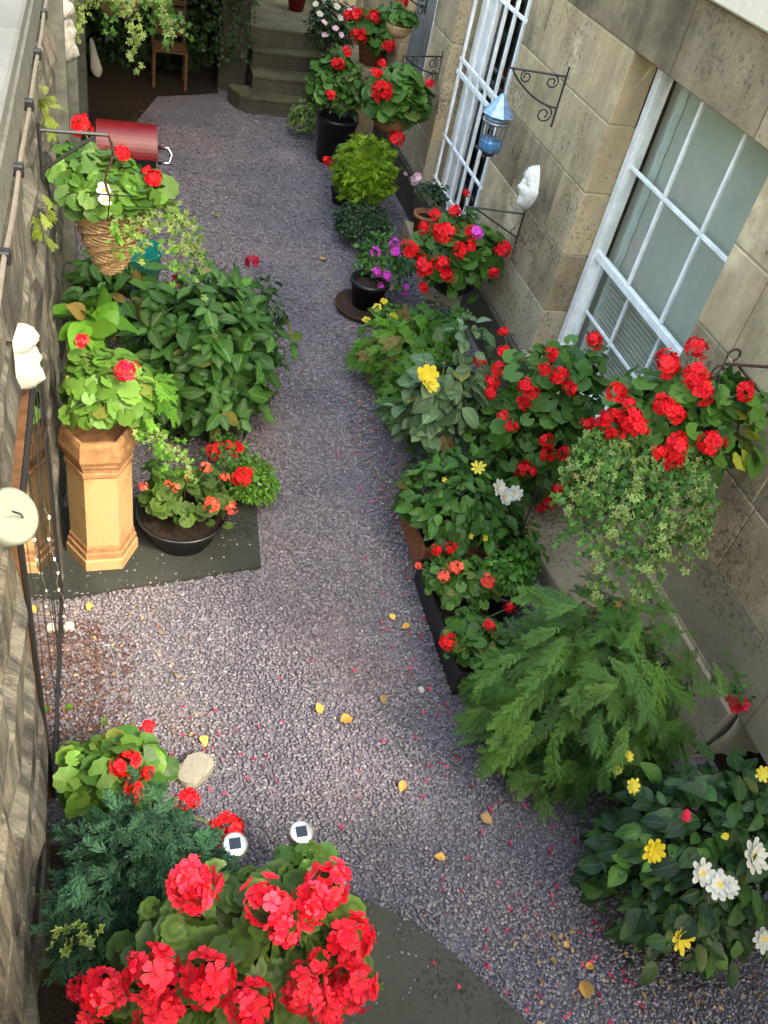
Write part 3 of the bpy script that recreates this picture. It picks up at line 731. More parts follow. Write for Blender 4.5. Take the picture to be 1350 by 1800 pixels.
q = MB(); q.box((XW - .04, 3.75, .43), (XW + .3, 5.53, .495), 0, .008); q.build('window_sill', M['plinth'], house)
# far opening: grey boarded with a white edge
for k in range(5): q = MB(); q.box((3.29, 9.60 + k * .19, .92), (3.33, 9.783 + k * .19, 3.25), 0, .006); q.build('shutter_board', M['panel'], house)
bar(house, (3.20, 9.535, .92), (3.27, 9.57, 3.22), 'white_edge_strip')

# gable end of the house and an unseen landing behind the viewpoint, added to shade the near path
b = MB(); b.box((XW + .31, -0.36, -.05), (XW + 6, -0.10, 8.6)); b.build('gable_wall', M['sand'], house)
b = MB(); b.box((-.75, -3.2, 2.62), (XW + .9, -.14, 2.86), 0, .01); tag(b.build('shade_landing', M['pav']), 'unseen stone landing added over the sunken path to shade it', 'landing')
# ------------------------------------------------------------------ boundary wall on the left
wall = thing('boundary_wall', 'rough grey and tan stone boundary wall with a smooth coping along the left of the path', 'wall', (-0.45, 4, 0))
wr = random.Random(21)
def rough_block(y0, y1, z0, z1, xf, amp=.05, mat='wallstone', ny=5, nz=7, seed=0):
    mb = MB(); idx = {}
    for i in range(ny + 1):
        for j in range(nz + 1):
            u, w = i / ny, j / nz; y = y0 + (y1 - y0) * u; z = z0 + (z1 - z0) * w
            e = min(u, 1 - u, w, 1 - w)
            x = xf + amp * (noise.noise(Vector((y * 1.3 + seed, z * 4.5, 0))) + .55 * noise.noise(Vector((y * 6, z * 9.0, 3 + seed)))) - (.035 if e == 0 else 0)
            if e == 0: y += .010 * wr.uniform(-1, 1); z += .006 * wr.uniform(-1, 1)
            idx[i, j] = len(mb.v); mb.v.append((x, y, z))
    for i in range(ny):
        for j in range(nz): mb.f.append((idx[i, j], idx[i + 1, j], idx[i + 1, j + 1], idx[i, j + 1])); mb.m.append(0)
    per = [(i, 0) for i in range(ny)] + [(ny, j) for j in range(nz)] + [(i, nz) for i in range(ny, 0, -1)] + [(0, j) for j in range(nz, 0, -1)]
    bk = []
    for p in per: v = mb.v[idx[p]]; bk.append(len(mb.v)); mb.v.append((-0.52, v[1], v[2]))
    for k in range(len(per)): a, c_ = idx[per[k]], idx[per[(k + 1) % len(per)]]; mb.f.append((a, bk[k], bk[(k + 1) % len(per)], c_)); mb.m.append(0)
    return mb.build('stone_block', M[mat], wall)
def wall_run(ya, yb, xf, amp, z_top=2.62, lo=.5, hi=1.0, zb=-.03):
    z = zb; k = 0
    while z < z_top - .02:
        h = wr.uniform(.30, .46); z1 = z + h
        if z_top - z1 < .2: z1 = z_top
        y = ya
        while y < yb - .01:
            e = y + wr.uniform(lo, hi)
            if yb - e < .3: e = yb
            rough_block(y + .006, e - .006, z + .006, z1 - .006, xf + wr.uniform(-.02, .02), amp, seed=wr.random() * 9)
            y = e
        z = z1
wall_run(-1.0, 2.22, -0.328, .014)
wall_run(3.48, 4.85, -0.335, .03)
wall_run(4.85, 6.6, -0.375, .04)
wall_run(6.6, 13.4, -0.37, .03, lo=.7, hi=1.3)
wall_run(2.22, 3.48, -0.35, .025, zb=1.80)
q = MB(); q.box((-.72, -1.0, -.06), (-.50, 13.4, 2.64)); q.build('wall_core', M['copdark'], wall)
for k in range(15):
    q = MB(); q.box((-.78, -1.0 + k * .98 + .004, 2.80), (-.338, -1.0 + (k + 1) * .98 - .004, 2.875), 0, .012); q.build('coping_stone', M['coping'], wall)
q = MB(); q.box((-.60, -1.0, 2.645), (-.330, 13.4, 2.797)); q.build('bed_course', M['copdark'], wall)
# dark piers beyond
for y, x in ((6.65, -.30), (8.2, -.28), (10.4, -.26)):
    q = MB(); q.box((-.5, y, -.03), (x, y + .22, 2.55), 0, .01); q.build('buttress', M['copdark'], wall)

mir = thing('wall_mirror', 'tall dark framed outdoor mirror on the left wall reflecting the chimney pot', 'mirror', (-.34, 2.85, 0))
q = MB(); q.box((-.342, 2.27, .06), (-.335, 3.43, 1.74)); q.build('mirror_glass', M['mirror'], mir)
q = MB(); q.box((-.49, 2.235, .02), (-.344, 3.465, 1.785)); q.build('backing_board', M['wood'], mir)
for a, b_ in (((-.343, 2.237, .02), (-.325, 2.268, 1.78)), ((-.343, 3.432, .02), (-.325, 3.463, 1.78)), ((-.343, 2.27, .02), (-.325, 3.43, .058)), ((-.343, 2.27, 1.742), (-.325, 3.43, 1.78))):
    q = MB(); q.box(a, b_, 0, .003); q.build('frame_bar', M['iron'], mir)
net = thing('wire_trellis', 'thin black wires stretched down the left wall across the mirror', 'trellis', (-.33, 3.0, 0))
for k, y in enumerate((2.55, 2.82, 3.02, 3.20, 3.36)):
    q = MB(); q.tube([(-.318 + .003 * math.sin(i + k), y + .012 * math.sin(i * 1.7 + k), 1.78 - i * .178) for i in range(11)], .003 if k % 2 else .0018, 5); q.build('wire', M['wire'], net)
q = MB(); q.tube([(-.315, 3.40 + .012 * math.cos(k), 1.36 + .012 * math.sin(k)) for k in [i * .7 for i in range(10)]], .0025, 4); q.tube([(-.315, 3.39, 1.35), (-.33, 3.28, 1.34)], .0025, 4); q.build('wire_ring', M['rusty'], net)
lt = thing('fairy_lights', 'string of tiny clear lights hanging from the mirror towards the gravel', 'string lights', (-.30, 2.9, 0))
q = MB(); LP = [(-.30 + .01 * math.sin(k * 1.3), 2.75 + k * .035 + .012 * math.sin(k * 2.1), 1.42 - k * .095) for k in range(15)]
q.tube(LP, .0028, 4); q.build('flex', M['cable'], lt)
for k in range(1, 15, 2):
    q = MB(); q.lathe([(.001, -.014), (.006, -.006), (.006, .006), (.001, .014)], LP[k], 6); q.build('bulb', M['white'], lt)
# pale cable along the head of the wall with dark clips
cb = thing('wall_cable', 'pale cable clipped along the head of the left wall under the coping', 'cable', (-.28, 4, 2.66))
q = MB(); q.tube([(-.315, 1.5 + k * .25, 2.645 + .014 * math.sin(k * 1.9) - .006 * (k % 3)) for k in range(28)], .0085, 6); q.build('cable_run', M['cable'], cb)
for k in range(9):
    q = MB(); q.box((-.335, 1.9 + k * .62, 2.622), (-.298, 1.94 + k * .62, 2.664), 0, .004); q.build('clip', M['black'], cb)

def mask(name, label, cat, c, w, h, dpt, nx, mat, style, cyc=0):
    """carved face in relief on a wall; nx = +1 faces +x, -1 faces -x"""
    mb = MB(); NU, NV = 17, 25; G = lambda u, v, a, b_, s, t: math.exp(-((u - a) / s) ** 2 - ((v - b_) / t) ** 2)
    for j in range(NV):
        v = j / (NV - 1) * 2 - 1
        half = math.sqrt(max(0.02, 1 - abs(v) ** 2.4)) * (1.0 - .22 * (v < 0) * abs(v))
        if style == 'beard': half = (.95 if v > .45 else .82 if v > 0.05 else 1.0 - .3 * abs(v + .2)) * math.sqrt(max(.03, 1 - abs(v) ** 6))
        if style == 'leaf': half = (1 - abs(v) ** 1.6) ** .8 * (1.05 if v < 0.1 else .95) + .03
        for i in range(NU):
            u = i / (NU - 1) * 2 - 1
            z = (1 - abs(u) ** 2.2) ** .6 * .75 * math.sqrt(max(0, 1 - v ** 4)) + .08
            z += .50 * G(u, v, 0, .02, .17, .22) + .16 * G(u, v, 0, .3, .6, .08) - .30 * (G(u, v, .36, .17, .17, .09) + G(u, v, -.36, .17, .17, .09)) + .13 * (G(u, v, .36, .16, .09, .05) + G(u, v, -.36, .16, .09, .05))
            z += .17 * G(u, v, 0, -.28, .25, .06) - .16 * G(u, v, 0, -.335, .28, .03) + .15 * G(u, v, 0, -.43, .2, .07) + .26 * G(u, v, 0, -.68, .28, .14)
            z += .12 * (G(u, v, .5, -.12, .25, .2) + G(u, v, -.5, -.12, .25, .2))
            if v > .48 or (style == 'beard' and v < -.3): z += .13 * math.sin(u * 13 + 3 * math.sin(v * 9)) * math.sin(v * 21) + .12
            if style == 'beard': z += .35 * G(u, v, 0, .72, .9, .18) + .30 * G(u, v, 0, -.6, .8, .3) - .2 * G(u, v, 0, .46, 1, .05)
            mb.v.append((c[0] + nx * z * dpt, c[1] + nx * u * half * w / 2, c[2] + v * h / 2))
    for j in range(NV - 1):
        for i in range(NU - 1): mb.f.append((j * NU + i, j * NU + i + 1, (j + 1) * NU + i + 1, (j + 1) * NU + i)); mb.m.append(0)
    per = [i for i in range(NU)] + [j * NU + NU - 1 for j in range(1, NV)] + [(NV - 1) * NU + i for i in range(NU - 2, -1, -1)] + [j * NU for j in range(NV - 2, 0, -1)]
    o = len(mb.v)
    for k in per: p = mb.v[k]; mb.v.append((c[0] - nx * .02, p[1], p[2]))
    n_ = len(per)
    for k in range(n_): mb.f.append((per[(k + 1) % n_], per[k], o + k, o + (k + 1) % n_)); mb.m.append(0)
    mb.f.append(tuple(o + k for k in range(n_))); mb.m.append(0)
    return tag(mb.build(name, M[mat], None, True), label, cat)
mask('wall_mask', 'white plaster bearded face mask hung on the left wall above the mirror', 'wall mask', (-.348, 2.97, 2.0), .14, .27, .055, 1, 'plaster', 'beard')
mask('wall_mask', 'grey weathered face mask high on the shaded far left wall', 'wall mask', (-.34, 6.84, 2.06), .18, .42, .09, 1, 'greyplaster', 'beard')
mask('wall_mask', 'white face mask hung on the sandstone between the two windows', 'wall mask', (XW - .008, 6.28, 1.52), .22, .36, .095, -1, 'chalk', 'leaf')
dsc = thing('wall_disc', 'pale sage green round tin hanging low on the left wall', 'wall ornament', (-.27, 2.05, 2.05))
ax = Vector((.62, -.35, .55)).normalized(); c0 = Vector((-.335, 2.06, 2.03))
q = MB(); q.lathe([(.082, -.045), (.09, -.03), (.09, .03), (.083, .042), (.074, .044), (.001, .04)], c0, 30, axis=ax); q.build('tin', M['sage'], dsc, True)
q = MB(); q.tube([c0 + ax * .05 + Vector((0, -.08, .09)), c0 + ax * .055 + Vector((.01, -.02, .02)), c0 + ax * .055 + Vector((.01, .05, -.08))], .003, 4); q.build('hanging_wire', M['wire'], dsc)
def wall_fern(c, label, s):
    t = thing('wall_fern', label, 'fern', c)
    leaves(t, c, (.04, .12, .14), 18, s, 'feather', 'grass', 'frond', up=.3, out=.9, lo=.2, zmin=-.9, droop=.5)
wall_fern((-.30, 4.55, 2.35), 'yellow green fern growing from a joint of the left wall above the bracket arm', .065)
wall_fern((-.30, 3.75, 2.18), 'yellow green fern growing from the left wall beside the hanging basket', .06)

# ------------------------------------------------------------------ far end: steps, back wall, tree
st = thing('stone_staircase', 'mossy curved stone steps rising at the far end of the path', 'steps', (2.2, 11.8, 0))
def step(xa, xb, yf, yb, z0, z1, bow, round_l):
    mb = MB(); pts = []; n_ = 12
    for i in range(n_ + 1):
        u = i / n_; x = xa + (xb - xa) * u
        pts.append((x, yf + bow * (2 * u - .6) ** 2 * .4 + (round_l * max(0, 1 - u / .16) ** 2 if round_l else 0) + .12 * u * bow))
    back = [(xb, yb), (xa, yb)]; P = pts + back; k = len(P)
    lip = [(x, y - .012) for x, y in pts] + back
    mb.add([(x, y + .012 * (i <= n_), z0) for i, (x, y) in enumerate(P)] + [(x, y, z1 - .035) for x, y in P] + [(x, y, z1 - .03) for x, y in lip] + [(x, y, z1) for x, y in lip],
           [(r_ * k + i, r_ * k + (i + 1) % k, (r_ + 1) * k + (i + 1) % k, (r_ + 1) * k + i) for r_ in range(3) for i in range(k)] + [tuple(range(3 * k, 4 * k))])
    o = mb.build('step', [M['step'], M['umber']], st)
    for pl in o.data.polygons: pl.material_index = 1 if abs(pl.normal.z) < .3 and pl.center.z < z1 - .034 else 0  # riser faces take the darker stone
    return o
for k, (xa, xb, yf, yb) in enumerate(((1.46, 2.75, 11.66, 12.1), (1.74, 2.85, 11.90, 12.5), (1.76, 2.9, 12.24, 12.85), (1.76, 2.92, 12.56, 15.5))):
    step(xa, xb, yf, yb, -.03 if k == 0 else .2 * k - .03, .2 * (k + 1), .18, .30 if k == 0 else 0)
sw = MB(); sw.box((2.86, 11.9, -.03), (3.19, 14.6, 1.0), 0, .02); sw.build('side_wall', M['sand_dk'], st)
sw = MB(); sw.box((1.36, 12.5, -.03), (1.74, 15, 1.6), 0, .02); sw.build('side_wall', M['umber'], st)
bw = MB(); bw.box((-.5, 13.3, -.03), (1.4, 13.6, 3.4)); bw.box((1.4, 15.5, -.03), (4.2, 15.8, 4.0)); tag(bw.build('back_wall', M['umber']), 'dark damp stone wall coloured for the shade at the far end behind the chair', 'wall')  # back wall coloured dark to deepen the far-end shade

tree = thing('shade_tree', 'dark broadleaf tree overhanging the far end of the path', 'tree', (-1.7, 13.0, 0))
q = MB(); q.tube([(-1.7, 13.4, 0), (-1.65, 13.3, 1.6), (-1.4, 13.0, 2.8), (-.9, 12.6, 3.9)], .17, 8, 0, .07); q.tube([(-1.5, 13.0, 2.5), (-.6, 13.2, 3.2), (.6, 12.8, 3.6)], .08, 6, 0, .03); q.build('trunk', M['bark'], tree, True)
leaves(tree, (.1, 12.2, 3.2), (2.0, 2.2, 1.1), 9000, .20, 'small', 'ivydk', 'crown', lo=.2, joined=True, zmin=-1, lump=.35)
tag(sheet('near_bed', [(-.36, -1), (.10, -1), (.22, 1.0), (.20, 1.62), (-.02, 1.95), (-.36, 2.0)], .034, 'soil'), kind='structure')
tag(sheet('shade_patch', [(-.38, 10.2), (.25, 10.9), (.55, 11.9), (1.36, 12.3), (1.36, 13.3), (-.38, 13.3)], .003, 'soil'), kind='structure')  # dark sheet that paints the far end's tree shade on the ground
ivw = thing('shade_ivy', 'dark ivy added over the back wall beside the steps to deepen its shade', 'ivy', (1.2, 13.2, 0))  # ivy mass put in to darken the shaded far end
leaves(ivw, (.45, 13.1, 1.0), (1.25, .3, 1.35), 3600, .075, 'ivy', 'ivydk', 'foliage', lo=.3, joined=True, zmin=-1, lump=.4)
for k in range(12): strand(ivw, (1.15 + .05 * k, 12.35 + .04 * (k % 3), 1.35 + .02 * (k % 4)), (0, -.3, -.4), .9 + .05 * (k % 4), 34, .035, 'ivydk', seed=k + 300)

chair = thing('garden_chair', 'brown wooden slatted chair in the shade at the far end', 'chair', (.72, 12.55, 0))
cx_, cy_ = .72, 12.45
for k in range(5): q = MB(); q.box((cx_ - .22, cy_ - .22 + k * .09, .43), (cx_ + .22, cy_ - .145 + k * .09, .452), 0, .004); q.build('seat_slat', M['wood'], chair)
for k in range(5): q = MB(); q.box((cx_ - .22, cy_ + .24 + k * .015, .52 + k * .085), (cx_ + .22, cy_ + .26 + k * .015, .585 + k * .085), 0, .004); q.build('back_slat', M['wood'], chair)
for sx in (-1, 1):
    q = MB(); q.box((cx_ + sx * .20 - .02, cy_ - .24, -.01), (cx_ + sx * .20 + .02, cy_ - .20, .43), 0, .003); q.build('leg', M['wood'], chair)
    q = MB(); q.tube([(cx_ + sx * .20, cy_ + .22, -.01), (cx_ + sx * .20, cy_ + .235, .43), (cx_ + sx * .20, cy_ + .325, .95)], .02, 6); q.build('leg', M['wood'], chair)
q = MB(); q.lathe([(.001, 0), (.05, .03), (.075, .10), (.06, .2), (.04, .34), (.028, .46), (.001, .5)], (-.17, 12.25, .03), 12, axis=(-.12, .55, .6)); tag(q.build('garden_ornament', M['plaster'], None, True), 'pale tapered club shaped ornament leaning in the dark far left corner', 'ornament')
bq = thing('barrel_barbecue', 'red barrel barbecue with a bright side handle by the left wall', 'barbecue', (.14, 9.15, 0))
def half_drum(mb, xa, xb, c, r, a0, a1, n_=14):
    vs = []; fs = []
    for x in (xa, xb):
        for k in range(n_ + 1): a = a0 + (a1 - a0) * k / n_; vs.append((x, c[0] + r * math.cos(a), c[1] + r * math.sin(a)))
    for k in range(n_): fs.append((k, k + 1, n_ + 2 + k, n_ + 1 + k))
    fs.append(tuple(range(n_ + 1))[::-1]); fs.append(tuple(range(n_ + 1, 2 * n_ + 2))); mb.add(vs, fs)
q = MB(); half_drum(q, -.16, .42, (9.12, .40), .25, 0, math.pi, 22); q.build('lid', M['redp'], bq)
q = MB(); half_drum(q, -.15, .41, (9.12, .394), .24, math.pi, 2 * math.pi); q.build('fire_box', M['black'], bq)
q = MB(); q.tube([(.425, 9.06, .46), (.53, 9.04, .47), (.56, 9.02, .42), (.55, 9.01, .33), (.43, 9.02, .32)], .017, 8); q.build('handle', M['chrome'], bq, True)
for x in (-.1, .36):
    for y in (8.95, 9.29): q = MB(); q.tube([(x, y, -.01), (x, 9.12 + (y - 9.12) * .6, .22)], .014, 6); q.build('leg', M['black'], bq)
q = MB(); q.lathe([(.001, -.02), (.075, -.02), (.08, 0), (.075, .02), (.001, .02)], (.47, 8.95, .07), 16, axis=(1, 0, 0)); q.build('wheel', M['black'], bq, True)

# ================================================================== planting, right side
def ground_c(c, dz=0): return (c[0], c[1], dz)
c, r = ((2.342, 2.21, 0.42), (0.551, 0.44, 0.758))
t = thing('feathery_conifer', 'big feathery green conifer spreading over the gravel below the ivy basket', 'shrub', (2.45, 2.3, 0))
core(t, c, (r[0] * .9, r[1] * .9, r[2] * .9), 'fern', n=330, size=.20, kind='frond')
leaves(t, c, r, 295, .21, 'frond', 'fern', 'frond', up=.7, out=.8, jit=.6, droop=.25, lo=.6, zmin=-.25, lump=.4, var=.35)
leaves(t, c, r, 200, .15, 'frond', 'fern', 'tip_growth', up=.7, out=.9, jit=.6, droop=.3, lo=.85, zmin=-.1, lump=.4, var=.35, joined=True)
q = MB()
for k in range(7): q.tube([(2.45, 2.3, 0), (2.4 + .1 * math.cos(k * .9), 2.25 + .1 * math.sin(k * .9), .4), (2.35 + .35 * math.cos(k * .9), 2.22 + .3 * math.sin(k * .9), .75)], .016, 5, 0, .006)
q.build('branch', M['bark'], t)

c, r = ((2.466, 1.303, 0.4), (0.488, 0.39, 0.645))
t = thing('dahlia_bush', 'dark leaved bush with yellow and white open flowers at the lower right corner', 'bush', (2.55, 1.35, 0))
core(t, c, r, 'rose', n=420, size=.09, kind='oval')
leaves(t, c, r, 298, .10, 'broad', 'rose', up=.85, out=.75, jit=.5, droop=.3, lo=.7, zmin=-.3)
leaves(t, c, (r[0] * .9, r[1] * .9, r[2] * .9), 260, .10, 'broad', 'dahl', 'foliage', lo=.75, zmin=-.2, joined=True)
q = MB()
for k in range(9): q.tube([(2.55 + .05 * math.cos(k), 1.35 + .05 * math.sin(k), 0), (2.5 + .2 * math.cos(k * .7), 1.32 + .2 * math.sin(k * .7), .55)], .009, 5, 0, .005)
q.build('stem', M['stem'], t)
flowers(t, [(2.156, 1.562, 0.766), (2.066, 1.241, 0.842, 1.1), (2.175, 0.97, 0.586, 1.15), (2.228, 1.728, 0.73, 0.6), (2.191, 1.709, 0.653, 0.5), (2.283, 1.183, 1.022, 0.4), (2.582, 1.404, 1.059, 0.8)], .047, 'yelp', 8, .24, .12, layers=2)
flowers(t, [(2.381, 1.098, 0.998, 1.2), (2.195, 1.102, 0.896), (2.253, 1.052, 0.884, 1.0), (2.295, 1.034, 0.886, 0.8), (2.531, 0.905, 0.609, 1.1)], .058, 'whitep', 9, .24, .1, layers=2)
flowers(t, [(2.192, 1.312, 0.972, 0.8)], .035, 'maroon', 6, .4, .3)

# troughs and pots by the wall
t = thing('trough_geranium', 'long black trough of orange red geraniums between the path edge and the conifer', 'planter', (1.97, 3.0, 0))
q = MB()
def trough(q, x0, x1, y0, y1, h, th=.015):
    q.box((x0, y0, -.005), (x0 + th, y1, h), 0, .004); q.box((x1 - th, y0, -.005), (x1, y1, h), 0, .004); q.box((x0 + th, y0, -.005), (x1 - th, y0 + th, h), 0, .004); q.box((x0 + th, y1 - th, -.005), (x1 - th, y1, h), 0, .004)
trough(q, 1.80, 2.12, 2.62, 3.52, .20); q.build('trough', M['black'], t)
q = MB(); q.box((1.816, 2.636, 0), (2.104, 3.504, .165)); q.build('soil', M['soil'], t)
ca, ra = ((1.967, 3.246, 0.3), (0.246, 0.246, 0.141)); cb_, rb = ((1.954, 2.786, 0.26), (0.221, 0.221, 0.162))
leaves(t, (ca[0], ca[1], .27), ra, 95, .036, 'round', 'ger', lo=.4, zmin=-.2); leaves(t, (cb_[0], cb_[1], .25), rb, 120, .038, 'round', 'ger', lo=.4, zmin=-.2)
leaves(t, ca, ra, 160, .028, 'round', 'ger', 'foliage', lo=.2, joined=True); leaves(t, cb_, rb, 160, .03, 'round', 'ger', 'foliage', lo=.2, joined=True)
heads(t, [(1.824, 3.385, 0.415), (1.913, 3.382, 0.439), (2.154, 2.93, 0.387, 0.8), (1.957, 2.764, 0.441, 0.9), (1.731, 2.753, 0.335, 1.2)], .042, 'red', stem_from=(1.96, 2.95, .18))
heads(t, [(1.891, 3.207, 0.45), (1.808, 3.17, 0.421), (2.066, 3.107, 0.424, 1.1), (1.713, 3.337, 0.332, 0.6)], .042, 'coral', stem_from=(1.98, 3.2, .18))

c, r = ((2.282, 3.25, 0.34), (0.158, 0.158, 0.1))
t = thing('potted_plant', 'small round bright green plant in a black pot beside the garden stake', 'potted plant', (2.28, 3.25, 0))
pot(t, (2.28, 3.25, 0), .12, .16, .26)
leaves(t, c, r, 420, .045, 'small', 'mid', 'foliage', lo=.5, joined=True, zmin=-.3); leaves(t, c, r, 150, .05, 'oval', 'bright', 'leaf', lo=.85, zmin=-.1)
q = MB(); q.tube([(2.42, 3.5, 0), (2.44, 3.52, .45), (2.44, 3.53, .8)], .006, 5); tag(q.build('garden_stake', M['wire']), 'thin grey stake standing between the white dahlias and the pale ledge', 'stake')

c, r = ((2.101, 3.796, 0.45), (0.405, 0.364, 0.29))
t = thing('white_dahlia', 'leafy green dahlia with three white flowers in a brown trough', 'planter', (2.1, 3.8, 0))
q = MB(); trough(q, 1.84, 2.46, 3.58, 4.05, .22, .02); q.build('trough', M['terra'], t)
q = MB(); q.box((1.862, 3.602, 0), (2.438, 4.028, .19)); q.build('soil', M['soil'], t)
core(t, c, r, 'dahl', n=260, size=.09, kind='oval')
leaves(t, c, r, 290, .105, 'oval', 'dahl', lo=.65, zmin=-.4); leaves(t, c, r, 130, .09, 'oval', 'mid', 'foliage', lo=.85, zmin=-.1, joined=True)
flowers(t, [(2.225, 3.604, 0.722, 1.1), (2.257, 3.554, 0.686, 1.1), (2.341, 3.596, 0.675)], .055, 'whitep', 9, .26, .1, layers=2)
flowers(t, [(2.106, 3.726, 0.779, 0.9)], .05, 'yelp', 8, .2, .3)
flowers(t, [(1.893, 3.702, 0.705, 0.5), (2.136, 3.416, 0.473, 0.6), (2.039, 3.421, 0.487, 0.5)], .04, 'yelp', 5, .3, .5, 'bud')

c, r = ((2.128, 4.51, 0.62), (0.334, 0.267, 0.478))
t = thing('rose_bush', 'tall grey green rose with one yellow bloom beside the path', 'rose bush', (2.2, 4.6, 0))
core(t, c, r, 'grey', n=130, size=.10, kind='oval')
leaves(t, c, r, 190, .14, 'broad', 'grey', up=.8, lo=.6, zmin=-.5, lump=.3)
leaves(t, (c[0] + .05, c[1] + .1, 1.12), (.26, .2, .22), 26, .10, 'broad', 'grey', up=.7, lo=.3, zmin=-.6)
q = MB()
for k in range(6): q.tube([(2.2, 4.6, 0), (2.17 + .08 * math.cos(k), 4.57 + .08 * math.sin(k), .5), (2.15 + .25 * math.cos(k), 4.52 + .22 * math.sin(k), 1.0 + .03 * k)], .009, 5, 0, .004)
q.build('stem', M['stem'], t)
flowers(t, [(1.913, 4.393, 0.991, 1.1), (1.929, 4.344, 0.947, 1.0)], .06, 'yelp', 7, .34, .35, layers=2)

c, r = ((2.203, 5.666, 0.32), (0.38, 0.38, 0.348))
t = thing('feathery_plant', 'bright green feathery low plant spilling onto the gravel above the rose', 'plant', (2.25, 5.7, 0))
leaves(t, c, r, 260, .15, 'feather', 'bright', 'foliage', up=.6, lo=.35, joined=True, lump=.35)
leaves(t, (c[0] + .25, c[1] + .15, .36), (.26, .3, .34), 130, .15, 'feather', 'mid', 'foliage', up=.6, lo=.3, joined=True)
leaves(t, (c[0] - .05, c[1] - .65, .2), (.22, .36, .22), 120, .12, 'feather', 'bright', 'foliage', up=.6, lo=.3, joined=True)

for (x, y, z, rx, ry, rz, lab, kd, mt) in ((2.62, 5.15, .30, .30, .42, .34, 'dark leafy plant filling the gap between the rose and the house wall', 'oval', 'dahl'), (2.62, 6.2, .22, .28, .36, .26, 'low dark green plant at the wall foot below the black hanging basket', 'oval', 'dahl'), (2.5, 3.62, .22, .18, .26, .24, 'small dark plant between the brown trough and the pale ledge', 'small', 'mid')):
    t = thing('border_plant', lab, 'plant', (x, y, 0)); leaves(t, (x, y, z), (rx, ry, rz), 300, .085 if kd == 'oval' else .06, kd, mt, 'foliage', lo=.25, joined=True, zmin=-.5, lump=.35)
c, r = ((2.4, 7.121, 0.36), (0.299, 0.299, 0.305))
t = thing('petunia_pot', 'black pot of magenta petunias standing in a dark round saucer', 'potted plant', (2.22, 6.95, 0))
pot(t, (2.22, 6.93, .03), .13, .17, .26)
q = MB(); q.lathe([(.20, .0), (.27, .015), (.285, .06), (.27, .06), (.255, .03), (.001, .028)], (2.20, 6.88, 0), 28); q.build('saucer', M['rusty'], t, True)
leaves(t, c, r, 330, .055, 'oval', 'mid', 'foliage', lo=.35, joined=True, zmin=-.5); leaves(t, c, r, 150, .06, 'oval', 'mid', lo=.7, zmin=-.3)
heads(t, [(2.39, 6.959, 0.638, 1.1), (2.401, 6.9, 0.592, 1.1), (2.221, 6.944, 0.556, 0.8), (2.239, 6.852, 0.406), (2.329, 6.814, 0.393, 1.1), (2.301, 6.83, 0.28, 0.7), (2.246, 6.886, 0.21, 0.8), (2.559, 6.88, 0.227, 1)], .055, 'mag', K=7, fl=.6, stem_from=(2.25, 6.95, .3))
t = thing('viola_pot', 'small pot of yellow violas in front of the magenta petunias', 'potted plant', (2.446, 6.749, 0.0))
vx = (2.324, 6.411, 0.2)
pot(t, (vx[0], vx[1], 0), .09, .12, .17); leaves(t, (vx[0], vx[1], .24), (.17, .16, .12), 160, .04, 'small', 'mid', 'foliage', lo=.3, joined=True)
flowers(t, [(2.252, 6.523, 0.3), (2.163, 6.41, 0.3), (2.278, 6.262, 0.3), (2.067, 6.33, 0.22)], .045, 'yelp', 5, .45, .1)

c, r = ((2.465, 8.52, 0.6), (0.318, 0.318, 0.407))
t = thing('golden_conifer', 'rounded yellow green conifer behind the small dark box bush', 'shrub', (2.5, 8.55, 0))
leaves(t, c, r, 1500, .095, 'tuft', 'gold', 'crown', up=.3, out=1.0, jit=.5, droop=-.5, lo=.72, joined=True, zmin=-.6, lump=.1)
q = MB(); q.tube([(2.5, 8.55, 0), (2.5, 8.55, .6)], .03, 6); q.build('trunk', M['bark'], t)
c, r = ((2.416, 8.158, 0.26), (0.305, 0.305, 0.223))
t = thing('box_bush', 'small clipped dark green box bush in front of the yellow green conifer', 'bush', (2.42, 8.16, 0))
leaves(t, c, r, 2600, .032, 'small', 'box', 'crown', lo=.6, joined=True, zmin=-.7, lump=.12)
c, r = ((2.399, 9.121, 0.45), (0.2, 0.2, 0.146))
t = thing('potted_geranium', 'low red geranium on the gravel behind the yellow green conifer', 'geranium', (2.42, 9.15, 0))
pot(t, (2.42, 9.2, 0), .09, .11, .16, 'black'); leaves(t, c, (r[0], r[1], .2), 90, .055, 'round', 'ger', lo=.3)
heads(t, [(2.176, 9.059, 0.497, 0.9), (2.318, 8.994, 0.586, 1.0)], .075, 'red', stem_from=(2.42, 9.15, .35))
c, r = ((2.453, 10.314, 0.85), (0.31, 0.31, 0.398))
t = thing('potted_shrub', 'dark green shrub with small red flowers in a tall black pot near the steps', 'potted shrub', (2.55, 10.4, 0))
pot(t, (2.55, 10.4, 0), .19, .24, .52)
leaves(t, c, r, 700, .075, 'oval', 'dahl', 'foliage', lo=.4, joined=True, zmin=-.6); leaves(t, c, r, 200, .06, 'round', 'ger', lo=.8, zmin=-.4)
heads(t, [(2.398, 10.095, 1.168, 1), (2.34, 9.999, 0.869, 0.75), (2.508, 10.236, 1.262, 0.7)], .075, 'red')
c, r = ((2.28, 11.063, 0.18), (0.196, 0.196, 0.263))
t = thing('trailing_plant', 'low sprawling pale leaved plant at the foot of the stone steps', 'plant', (2.28, 11.05, 0))
leaves(t, c, r, 420, .05, 'oval', 'ivy', 'foliage', lo=.3, joined=True)
c, r = ((3.031, 11.071, 1.32), (0.339, 0.339, 0.256))
q = MB(); q.box((2.72, 10.9, -.03), (3.155, 11.85, .93), 0, .015); tag(q.build('stone_pier', M['sand_dk']), 'low stone pier beside the steps carrying a geranium pot', 'pier')
